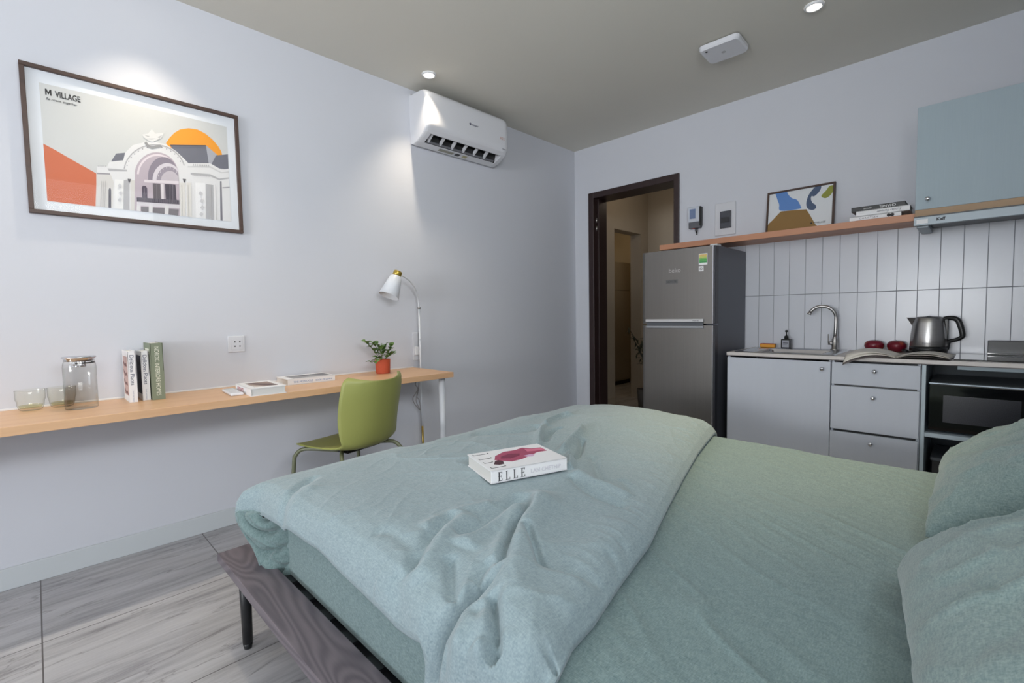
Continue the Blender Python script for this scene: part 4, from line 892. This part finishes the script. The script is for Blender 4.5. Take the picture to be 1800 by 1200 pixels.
b = MB(); b.box(1.414, 1.498, -.020, -.010, 1.757, 1.888, .004, 2); o = b.build('window', mat('smoky_window', (66, 68, 76), .15), t, True)
b = MB(); b.box(1.424, 1.488, -.0215, -.020, 1.80, 1.84, .001, 1); b.build('breaker_switches', mat('breaker_dark', (40, 41, 46), .4), o, True)

# ================================================================== FRIDGE
fx0, fx1, fy = 1.072, 1.612, -.60
t = thing('refrigerator', 'tall grey steel two door refrigerator between the doorway and worktop', 'refrigerator', (1.34, -.31, 0))
b = MB(); b.box(fx0+.004, fx1-.004, fy+.055, -.015, .02, 1.560, .006, 2); b.build('body', FRSIDE, t, True)
zs = 1.026
def fdoor(z0, z1):
    b = MB(); n = 24; prof = []
    for k in range(n+1):
        u = k/n; x = fx0+u*(fx1-.022-fx0); prof.append((x, fy-.006*math.sin(PI*u)+.010*(max(0, .06-u)/.06)**2))
    poly = prof+[(fx1-.022, fy+.05), (fx0, fy+.05)]
    b.prism(poly, lambda x, y: (x, y, z0), lambda x, y: (x, y, z1)); return b.build('door', FRIDGE, t, True)
du = fdoor(zs+.006, 1.556); dl = fdoor(.06, zs-.006)
for z0, z1, d in ((zs+.006, 1.556, du), (.06, zs-.006, dl)):
    b = MB(); b.box(fx1-.0215, fx1-.014, fy-.001, fy+.05, z0, z1, .001, 1); b.build('chrome_edge', mat('trim_silver', (196, 196, 200), .25, .8), d, True)
    b = MB(); b.box(fx1-.0138, fx1-.001, fy+.004, fy+.05, z0, z1, .002, 1); b.build('side_edge', mat('edge_dark', (52, 53, 60), .4), d, True)
b = MB(); b.box(fx0+.035, fx1-.075, fy-.020, fy-.004, zs+.018, zs+.040, .003, 2); b.build('handle', mat('handle_silver', (206, 206, 208), .3, .6), du, True)
b = MB(); b.box(fx0+.038, fx1-.078, fy-.0075, fy-.004, zs-.008, zs+.018); b.build('handle_recess', mat('recess_grey', (84, 88, 94), .4), t, True)
b = MB(); b.box(fx0+.038, fx1-.076, fy-.016, fy-.004, zs-.026, zs-.010, .003, 2); b.build('handle', mat('handle_silver2', (168, 172, 178), .3, .6), dl, True)
text('lettering', 'NeoFrost', INK, du, (1.465, fy-.0205, zs+.024), FACE_K, .011)
text('lettering', 'beko', mat('silver_print', (178, 174, 172), .4, .5), du, (1.283, fy-.0065, 1.395), FACE_K, .045)
b = MB(); b.box(1.262, 1.352, fy-.0068, fy-.006, 1.317, 1.345); b.build('badge', mat('badge_grey', (96, 96, 96), .4), du, True)
text('badge_lettering', 'NOVATE', mat('badge_print', (60, 60, 62), .5), du, (1.267, fy-.0072, 1.324), FACE_K, .021, sx=.9)
b = MB(); b.box(1.500, 1.558, fy-.004, fy-.0015, 1.432, 1.508); b.build('energy_label', PAPER, du, True)
for k, c in enumerate(((70, 150, 86), (90, 170, 90), (130, 180, 96), (196, 196, 110), (210, 180, 110))):
    b = MB(); b.box(1.503, 1.555, fy-.0046, fy-.004, 1.446+k*.0115, 1.457+k*.0115); b.build('label_band', flat(*c), du, True)
b = MB(); b.box(1.500, 1.532, fy-.004, fy-.0015, 1.390, 1.424); b.build('small_label', PAPER, du, True)
text('label_print', '02', INK, du, (1.505, fy-.0046, 1.398), FACE_K, .022)
b = MB(); b.box(fx1-.06, fx1-.01, fy+.05, fy+.12, 1.556, 1.572, .004, 2); b.build('hinge_cover', mat('hinge_white', (200, 202, 204), .4), t, True)
b = MB(); b.box(fx0+.01, fx1-.01, fy+.07, -.03, 0, .03); b.build('plinth', BLKP, t, True)

# hall plant
t = thing('hall_plant', 'narrow leaved plant standing in the hall behind the refrigerator', 'plant', (.10, 1.2, 0))
b = MB(); b.lathe([(0, 0), (.08, 0), (.10, .22), (.09, .22), (.085, .18), (0, .18)], seg=28); b.build('pot', mat('dark_pot', (70, 66, 62), .7), t)
b = MB(); lf = MB()
for k in range(9):
    a = random.uniform(0, 2*PI); r = random.uniform(.05, .16); h = random.uniform(.65, .98)
    st = [(0, 0, .18), (r*.2*math.cos(a), r*.2*math.sin(a), h*.6), (r*math.cos(a), r*math.sin(a), h)]
    if k < 4: st[2] = (-.10-.03*k, -.02*k, .70+.08*k)
    b.tube(st, .003, 6, 4)
    for q in range(9):
        p = Vector(st[1]).lerp(Vector(st[2]), .2+.8*q/8)
        leaf(lf, p, (random.uniform(-1, 1), random.uniform(-1, 1), random.uniform(-.9, .5)), random.uniform(.06, .11), .26)
b.build('stems', LEAFD, t); lf.build('leaves', LEAFD, t)

# ================================================================== BED
t = thing('bed_frame', 'low bed frame of grey stained wood on black legs', 'bed', (2.1, -2.4, 0))
RZ = .300
b = MB(); b.box(1.0, 3.3, -3.412, -3.300, RZ-.030, RZ, .003, 2); b.build('side_rail', GREYW, t, True)
b = MB(); b.box(1.0, 3.3, -1.50, -1.388, RZ-.030, RZ, .003, 2); b.build('side_rail', GREYW, t, True)
b = MB(); b.box(1.0, 1.11, -3.2995, -1.5005, RZ-.030, RZ, .003, 2); b.build('foot_rail', wood('grey_wood_y', (118, 110, 116), (86, 80, 87), 'y', 1, 4.5, 24, .5, .35, .24, .04), t, True)
b = MB(); b.box(1.11, 3.3, -3.29, -3.26, RZ-.075, RZ-.035); b.box(1.11, 3.3, -1.54, -1.51, RZ-.075, RZ-.035); b.box(1.11, 3.3, -2.42, -2.38, RZ-.075, RZ-.035); b.box(1.05, 1.09, -3.36, -1.44, RZ-.07, RZ-.031); b.build('steel_subframe', BLACK, t, True)
b = MB()
for k in range(16): x = 1.15+k*.135; b.box(x, x+.06, -3.30, -1.50, RZ-.034, RZ-.022)
b.build('slats', BLACK, t, True)
for x, y in ((1.135, -3.365), (3.1, -3.365), (1.135, -1.44), (3.1, -1.44), (1.135, -2.4)):
    b = MB(); b.cyl((x, y, .0), (x, y, .02), .012, .0155); b.cyl((x, y, .02), (x, y, RZ-.03), .0155, .019); b.build('leg', BLACK, t, True)
b = MB(); b.box(3.30, 3.36, -3.40, -1.40, .1, .92, .01, 2); b.build('headboard', GREYW, t, True)

ZT = .505
X0, X1, Y0, Y1 = 1.235, 3.235, -3.272, -1.49
t = thing('mattress', 'thick mattress in a sage green fitted sheet on the bed', 'mattress', (2.2, -2.4, RZ-.02))
def edgepath(a0, a1, n, r, drop):
    """coordinate and drop along a rounded edge profile on both sides"""
    q = [(a0, drop)]+[(a0, drop*(1-k/4)+r*(k/4)) for k in range(1, 4)]
    for k in range(7): a = PI/2*k/6; q.append((a0+r*(1-math.cos(a)), r*(1-math.sin(a))))
    m = [(a0+r+(a1-a0-2*r)*k/n, 0) for k in range(1, n)]
    return np.array(q+m+[(a0+a1-p[0], p[1]) for p in q[::-1]])
ex = edgepath(X0, X1, 300, .035, .225); ey = edgepath(Y0, Y1, 300, .035, .225)
A, B = np.meshgrid(ex[:, 0], ey[:, 0], indexing='ij'); dA, dB = np.meshgrid(ex[:, 1], ey[:, 1], indexing='ij')
Z = ZT-np.maximum(dA, dB)
flatm = np.exp(-((dA+dB)/.02)**2)
# shallow sheet creases running away from the fold towards the head
u = A*.86-B*.50; v = A*.50+B*.86
wr = np.abs(vnoise(u*3.2+9, v*17, 3)); wr = (1-wr)**4
wr2 = (1-np.abs(vnoise(u*4.5+2, v*42, 41)))**3*(.3+.7*sstep(-.3, .5, vnoise(A*3, B*3, 42)))
Z = Z+flatm*(wr*.0055*sstep(-1.6, -2.2, B)*(.4+.6*vnoise(A*2, B*2, 5)**2*3).clip(0, 1.2)+.004*vnoise(A*4, B*4, 8)+.0022*wr2)
b = MB(); b.grid(np.stack([A, B, Z], 2)); b.build('sheet', SHEET, t, True)
b = MB(); b.box(X0+.01, X1-.01, Y0+.01, Y1-.01, RZ-.021, RZ+.05, .01, 2); b.build('core', SKIRT, t, True)

# ---- duvet
t = thing('duvet', 'crumpled sage green linen duvet folded back over the foot of the bed', 'duvet', (1.7, -2.4, ZT))
ZD = .578
fy_ = np.array([-3.42, -3.36, -3.25, -3.18, -3.10, -2.95, -2.75, -2.5, -2.2, -1.9, -1.7, -1.5, -1.40])
fx_ = np.array([2.45, 2.43, 2.41, 2.385, 2.375, 2.34, 2.30, 2.225, 2.14, 2.06, 2.015, 1.975, 1.955])
NA, NB = 430, 470
# path across x (foot -> fold); last part relative to the fold line
pa = [(1.232, .285), (1.215, .292), (1.195, .275), (1.165, .21), (1.125, .13), (1.106, .085), (1.104, .058), (1.118, .034), (1.15, .014), (1.20, .004), (1.27, 0)]
pf = [(-.16, 0), (-.10, .004), (-.055, .012), (-.02, .027), (-.003, .046), (-.006, .062), (-.030, .070), (-.07, .072)]
hx = np.array([1.0, 1.22, 1.45, 1.63, 1.82, 1.95, 2.02, 2.08, 2.12, 2.145, 2.175, 2.25, 2.6]); hd = np.array([.115, .112, .088, .080, .096, .108, .114, .108, .100, .135, .215, .24, .25])
def resample(P, n, dense=None):
    P = np.array(P, float); d = np.r_[0, np.cumsum(np.hypot(*np.diff(P, axis=0).T))]; s = np.linspace(0, d[-1], n); return np.stack([np.interp(s, d, P[:, i]) for i in range(P.shape[1])], 1)
ya = [(-3.285, 1.03, 0), (-3.305, 1.0, 0), (-3.324, .97, 0), (-3.328, .80, 0), (-3.322, .50, 0), (-3.31, .28, 0), (-3.285, .12, 0), (-3.245, .035, 0), (-3.19, 0, 0)]
yb = [(-1.60, 0), (-1.54, .006), (-1.495, .025), (-1.468, .06), (-1.458, .12), (-1.462, .25), (-1.475, .27)]
n0, n2 = 62, 46; mid = NB-n0-n2
nearP = resample([(y, f*.1) for y, f, _ in ya], n0); nearF = np.interp(nearP[:, 1], [0, .103], [0, 1.03])
farP = resample(yb, n2)
Yv = np.r_[nearP[:, 0], np.linspace(-3.19, -1.60, mid+2)[1:-1], farP[:, 0]]
FN = np.r_[nearF, np.zeros(mid+n2)]; FD_ = np.r_[np.zeros(n0+mid), farP[:, 1]]
a0n, a2n = 70, 56; midn = NA-a0n-a2n
fP = resample(pa, a0n); eP = resample(pf, a2n)
fold = np.interp(Yv, fy_, fx_)
XX = np.zeros((NA, NB)); DX_ = np.zeros((NA, NB))
XX[:a0n] = fP[:, 0][:, None]; DX_[:a0n] = fP[:, 1][:, None]
tm = np.linspace(0, 1, midn+2)[1:-1]
XX[a0n:a0n+midn] = 1.27+tm[:, None]*(fold[None, :]-.16-1.27)
XX[a0n+midn:] = fold[None, :]+eP[:, 0][:, None]; DX_[a0n+midn:] = eP[:, 1][:, None]
YY = np.repeat(Yv[None, :], NA, 0)
hem = np.interp(XX, hx, hd)
dN = FN[None, :]*hem; dF = np.repeat(FD_[None, :], NA, 0)
dY = dN+dF
# feet corner flares a little outwards
YY -= .05*np.exp(-((XX-1.10)/.06)**2)*sstep(-3.15, -3.32, YY)
drop = np.sqrt(DX_**2+dY**2)
drop = np.where((DX_ > 0) & (XX < 1.3), np.maximum(np.minimum(drop, .292), DX_), drop)
ZZ = ZD-drop
inner = sstep(.055, .0, drop); innerH = sstep(.20, .05, drop)*sstep(.05, .02, DX_)
# -- authored folds, traced on the duvet plane
def tr(pts, z=.585): return np.array([tuple(un(p[0], p[1], 'z', p[2] if len(p) > 2 else z))[:2] for p in pts])
def dist(P):
    """signed distance to polyline (positive on its left side), and closeness to its span"""
    best = np.full(XX.shape, 9.0); sg = np.zeros(XX.shape); par = np.zeros(XX.shape); n = len(P)-1
    for i in range(n):
        a, c = P[i], P[i+1]; d = c-a; L = (d**2).sum(); tq = ((XX-a[0])*d[0]+(YY-a[1])*d[1])/L; tc_ = np.clip(tq, 0, 1)
        qx = XX-(a[0]+tc_*d[0]); qy = YY-(a[1]+tc_*d[1]); q = np.hypot(qx, qy); m = q < best
        best = np.where(m, q, best); sg = np.where(m, np.sign(d[0]*qy-d[1]*qx), sg); par = np.where(m, (i+tc_)/n, par)
    return best*sg, par
def smoothpoly(P, k=6):
    out = []
    for i in range(len(P)-1):
        a, b_, c, d = P[max(i-1, 0)], P[i], P[i+1], P[min(i+2, len(P)-1)]
        for j in range(k): s = j/k; out.append(.5*(2*b_+(c-a)*s+(2*a-5*b_+4*c-d)*s*s+(3*b_-a-3*c+d)*s**3))
    out.append(P[-1]); return np.array(out)
Hh = np.zeros(XX.shape)
def fold_line(pts, w, amp, kind='ridge', taper=(.15, .15), step=0):
    global Hh
    P = smoothpoly(tr(pts)); d, par = dist(P)
    e = np.clip(par/max(taper[0], 1e-3), 0, 1)*np.clip((1-par)/max(taper[1], 1e-3), 0, 1) if taper else 1
    e = e*e*(3-2*e)
    if kind == 'ridge': Hh = Hh+amp*e*np.exp(-(d/w)**2)
    if kind == 'step':      # high on the left side of the line, sharp valley on the right
        l = np.where(d > 0, np.exp(-d/(step or 4*w))*(1-np.exp(-d/(w*.55))), 0); r = np.where(d <= 0, -.6*np.exp(-(d/w)**2), -.6*np.exp(-(d/(w*.4))**2))
        Hh = Hh+amp*e*(l*1.2+r)
fold_line([(705, 1195, .42), (735, 1140, .495), (762, 1103, .54), (800, 1062, .57), (840, 1032, .58), (880, 1008)], .013, -.060, 'ridge', (.0, .12))
fold_line([(760, 1195, .47), (790, 1140, .55), (820, 1090), (860, 1045)], .040, .040, 'ridge', (.0, .3))
fold_line([(700, 1150, .46), (722, 1110, .52), (760, 1070), (800, 1040), (840, 1015)], .022, .012, 'ridge', (.0, .3))
fold_line([(880, 1008), (892, 960), (905, 925), (925, 900), (928, 870)], .013, -.030, 'ridge', (.1, .2))
fold_line([(860, 1150), (895, 1050), (910, 970), (930, 920), (950, 885), (965, 862)], .05, .036, 'ridge', (.3, .25))
fold_line([(867, 1045), (872, 1075), (875, 1115)], .010, -.034)
fold_line([(845, 1050), (840, 1085), (815, 1125), (800, 1160)], .016, -.016)
fold_line([(860, 1090), (850, 1130), (840, 1180)], .03, .014)
fold_line([(925, 935), (942, 975), (955, 1000)], .010, -.022)
fold_line([(925, 868), (885, 895), (840, 925), (800, 945)], .022, -.020)
fold_line([(800, 905), (775, 925), (745, 960), (715, 998)], .018, -.018)
fold_line([(790, 975), (794, 1005), (796, 1040)], .014, -.014)
fold_line([(905, 885), (850, 930), (810, 965)], .03, .016)
fold_line([(830, 905), (790, 935), (755, 975), (735, 1010)], .028, .014)
fold_line([(865, 985), (845, 1005), (835, 1015)], .014, -.012)
fold_line([(870, 885), (800, 905), (740, 935)], .02, .008)
fold_line([(483, 900), (486, 880), (500, 865), (530, 848), (560, 832)], .016, -.013)
fold_line([(505, 905), (508, 885), (525, 868), (560, 852)], .03, .008)
fold_line([(655, 935), (690, 940), (720, 960), (735, 985)], .02, -.007)
fold_line([(640, 985), (665, 1010), (690, 1050)], .022, .009)
fold_line([(700, 985), (695, 1020), (690, 1060)], .02, -.008)
# crumple around the back of the book
fold_line([(945, 790), (950, 765), (962, 748), (985, 738), (1010, 735)], .016, .020, 'ridge')
fold_line([(955, 780), (972, 762), (990, 757)], .013, -.018)
fold_line([(985, 800), (1002, 782), (1018, 770), (1022, 760)], .018, .026)
fold_line([(1003, 812), (1018, 795), (1024, 775)], .012, -.022)
fold_line([(1000, 830), (1003, 815), (1000, 800)], .014, .020)
fold_line([(1005, 835), (1020, 850), (1055, 868), (1110, 882)], .018, -.012)
fold_line([(1010, 828), (1035, 842), (1075, 855), (1110, 866)], .025, .011)
fold_line([(1040, 800), (1052, 830), (1058, 848)], .014, -.011)
fold_line([(825, 758), (880, 758), (930, 756), (955, 750)], .05, -.016)
fold_line([(700, 775), (780, 768), (840, 765)], .06, -.008)
fold_line([(1090, 838), (1105, 850), (1108, 862)], .014, -.006)
# near the fold-back edge
fold_line([(985, 1125), (965, 1135), (935, 1160), (915, 1180)], .022, -.022)
fold_line([(1002, 1112), (985, 1118), (972, 1128)], .016, -.020)
fold_line([(1000, 1000), (990, 1040), (955, 1080), (930, 1130)], .06, .014)
fold_line([(1100, 905), (1070, 950), (1030, 1000)], .05, .008)
fold_line([(1070, 960), (1085, 975), (1090, 985)], .012, -.006); fold_line([(1090, 940), (1105, 955), (1112, 962)], .012, -.005)
# -- broad puff and fine wrinkles
puff = .016*np.sin(np.clip((XX-1.2)/(2.1-1.2), 0, 1)*PI)+.030*np.exp(-(((XX-1.62)/.30)**2+((YY+1.80)/.30)**2))
u = XX*.77+YY*.64; v = -XX*.64+YY*.77
w1 = (1-np.abs(vnoise(u*3.1+4, v*8.5+2, 11)))**5*.008
w2 = (1-np.abs(vnoise(u*13+7, v*6.0+1, 12)))**6*.004
w3 = (1-np.abs(vnoise(XX*17, YY*13, 13)))**5*.0022
msk = .35+.65*sstep(-.2, .5, vnoise(XX*2.6+3, YY*2.6+1, 14))
low = .006*vnoise(XX*5+2, YY*5+8, 15)
edge = np.exp(-((XX-(np.interp(YY, fy_, fx_)-.06))/.05)**2)*(1-np.abs(vnoise(YY*28, XX*4, 17)))**3*.0035
Hh = Hh*1.2
ZZ = ZZ+innerH*Hh+inner*(puff+(w1*.7+w2*.8+w3)*msk+low+edge)
YY = YY-(innerH-inner).clip(0, 1)*Hh*.5
# gathered flap pushed outwards over the side
flap = sstep(2.12, 2.2, XX)*FN[None, :]; XX = XX-.45*np.maximum(0, dN-.11)*sstep(2.10, 2.14, XX)*(1-sstep(2.3, 2.42, XX))
YY = YY-flap*(.012+.012*np.sin(XX*40)); YY = YY-(1-sstep(2.13, 2.2, XX))*FN[None, :]*.004*vnoise(XX*9, YY*0, 21)
# wrinkles on the hanging foot side
ZZ = np.maximum(ZZ, np.where(XX > 1.24, ZT+.004-np.where(dY > .004, 9, 0)-np.where(XX > fold[None, :]-.02, 0, 0), -9))
b = MB(); b.grid(np.stack([XX, YY, ZZ], 2)); duv = b.build('cover', DUV, t, True)
# crumpled end face of the hanging foot side
j0 = 12
edgeP = np.stack([XX[:, j0], YY[:, j0], ZZ[:, j0]], 1)
ii = np.where((XX[:, j0] < 1.215) & (ZZ[:, j0] < ZD-.075))[0]; ii = ii[ii < a0n]
ii = ii[::1]; out = edgeP[ii]; G = np.zeros((len(ii), 26, 3))
for k in range(len(ii)):
    p = Vector(out[k]); f = k/(len(ii)-1); q = Vector((1.30, -3.258, .262+(.478-.262)*f))
    for j in range(26):
        s = j/25; c = p.lerp(q, s); wv = (1-abs(math.sin(f*11+2.2*math.sin(s*4)+s*2)))**2*.040-.014+math.sin(f*41+s*9)*.004
        c.y += (wv-.012)*math.sin(PI*s)**.7; c.z += .008*math.sin(s*9+f*8)*math.sin(PI*s); G[k, j] = c
b = MB(); b.tube([tuple(p) for p in out[::3]], .003, 6, 1); b.build('seam', SHEET, t, True)  # seam tube in darker fabric, its colour stands in for shade along the edge
b = MB(); b.grid(G); b.build('hem_end', fabric('duvet_underside', (98, 120, 121), (128, 148, 148), 1.0), t, True)
b = MB(); sel = [i for i in range(a0n+20, NA-a2n, 4) if XX[i, 8] < 2.14]
b.tube([(XX[i, 8], YY[i, 8]-.002, ZZ[i, 8]-.001) for i in sel], .0028, 6, 1); b.build('piping', DUV, t, True)

# ---- pillows
def pillow(label, c, tilt, yaw, wdt, hgt, th, seed):
    t = thing('pillow', label, 'pillow', c, group='sage pillows at the head of the bed')
    M = Matrix.Rotation(yaw, 3, 'Z') @ Matrix.Rotation(-tilt, 3, 'Y')     # local x up the pillow, y across, z out of its face
    n = 90; u = np.linspace(-1, 1, n); U, V = np.meshgrid(u, u, indexing='ij'); b = MB()
    for sgn in (1, -1):
        pin = 1-.05*(1-np.abs(V)**2)*np.abs(U)**4; pin2 = 1-.05*(1-np.abs(U)**2)*np.abs(V)**4
        X_ = U*hgt/2*pin; Y_ = V*wdt/2*pin2
        t_ = np.clip(1-np.abs(U)**2.6, 0, 1)**.5*np.clip(1-np.abs(V)**2.8, 0, 1)**.5
        r = np.hypot(U, V); ang = np.arctan2(V, U)
        wr = (1-np.abs(vnoise(ang*7+5+seed, r*2.2, 31+seed)))**4*.010*np.clip(r-.25, 0, 1)+(1-np.abs(vnoise(U*2.6+V*1.3+3, V*4+seed, 33+seed)))**5*.011-(1-np.abs(vnoise(U*1.6-V*1.1+8, V*2.2+U+seed, 37+seed)))**6*.012*np.clip(1.1-r, 0, 1)+.006*vnoise(U*3, V*3+seed, 35)
        Z_ = sgn*(t_*th/2+wr*t_**.5*.9)
        Q = np.stack([X_, Y_, Z_], 2) @ np.array(M.transposed()); b.grid(Q, flip=sgn < 0)
    bmesh.ops.remove_doubles(b.bm, verts=b.bm.verts, dist=.0008)
    b.build('pillowcase', PILLW, t)
pillow('sage green pillow at the far side of the bed head, nearest the kitchen', (3.020, -1.93, .676), math.radians(30), 0, .72, .52, .21, 1)
pillow('sage green pillow at the bed head nearest the camera', (3.045, -2.85, .675), math.radians(30), math.radians(8), .74, .54, .25, 2)

# ---- book on the duvet
bx = Vector((1.829, -2.864, .600)); ang = math.atan2(.264, .090)
t = book('book', 'thick white book with pink cover picture lying on the duvet', bx, (math.radians(0), 0, ang), .275, .200, .040, PAPER)
# didone capitals built from strokes
b = MB()
def stroke(x0, x1, z0, z1): b.box(x0, x1, -.0008, 0, z0, z1)
for k, ch in enumerate('ELLE'):
    x = .024+k*.0265; z0, z1 = .005, .033
    stroke(x+.001, x+.0042, z0, z1); stroke(x-.0015, x+.0065, z0, z0+.001)
    stroke(x-.0015, x+.0065, z1-.001, z1)
    stroke(x, x+.013, z0, z0+.0012); stroke(x+.0122, x+.0135, z0, z0+.007)
    if ch == 'E': stroke(x, x+.0125, z1-.0012, z1); stroke(x+.0115, x+.0128, z1-.006, z1); stroke(x, x+.010, .0185, .0196); stroke(x+.009, x+.0102, .0155, .0225)
b.build('spine_lettering', INK, t)
text('spine_lettering', 'LAN CHETHIP', mat('faint_print', (206, 204, 212), .5), t, (.137, -.0006, .012), R_SPINE, .019, sx=.95, world=False)
zt = .0402
poly_part(t, 'cover_picture', [(.055, .095), (.075, .135), (.12, .165), (.165, .165), (.20, .178), (.225, .155), (.26, .148), (.26, .105), (.22, .105), (.19, .085), (.14, .062), (.10, .055), (.075, .075)], zt, flat(168, 76, 104))
poly_part(t, 'cover_picture', [(.09, .12), (.13, .135), (.16, .12), (.15, .10), (.11, .085), (.08, .10)], zt+.0004, flat(128, 52, 78))
poly_part(t, 'cover_picture', [(.20, .16), (.225, .145), (.26, .14), (.26, .12), (.22, .122), (.195, .13)], zt+.0004, flat(214, 120, 146))
poly_part(t, 'cover_picture', [(.16, .09), (.185, .095), (.20, .085), (.185, .07), (.165, .075)], zt+.0004, flat(214, 176, 206))
poly_part(t, 'cover_picture', [(.035, .055), (.05, .082), (.066, .088), (.074, .070), (.066, .045), (.048, .042)], zt+.0004, flat(78, 46, 56))
for (x, y, L) in ((.012, .172, .055), (.012, .120, .045), (.012, .078, .03), (.012, .022, .05)):
    b = MB(); b.box(x, x+L, y, y+.002, zt, zt+.0006); b.box(x, x+.002, y, y+.012, zt, zt+.0006); b.box(x+L-.002, x+L, y, y+.010, zt, zt+.0006)
    b.build('cover_lettering', INK, t)
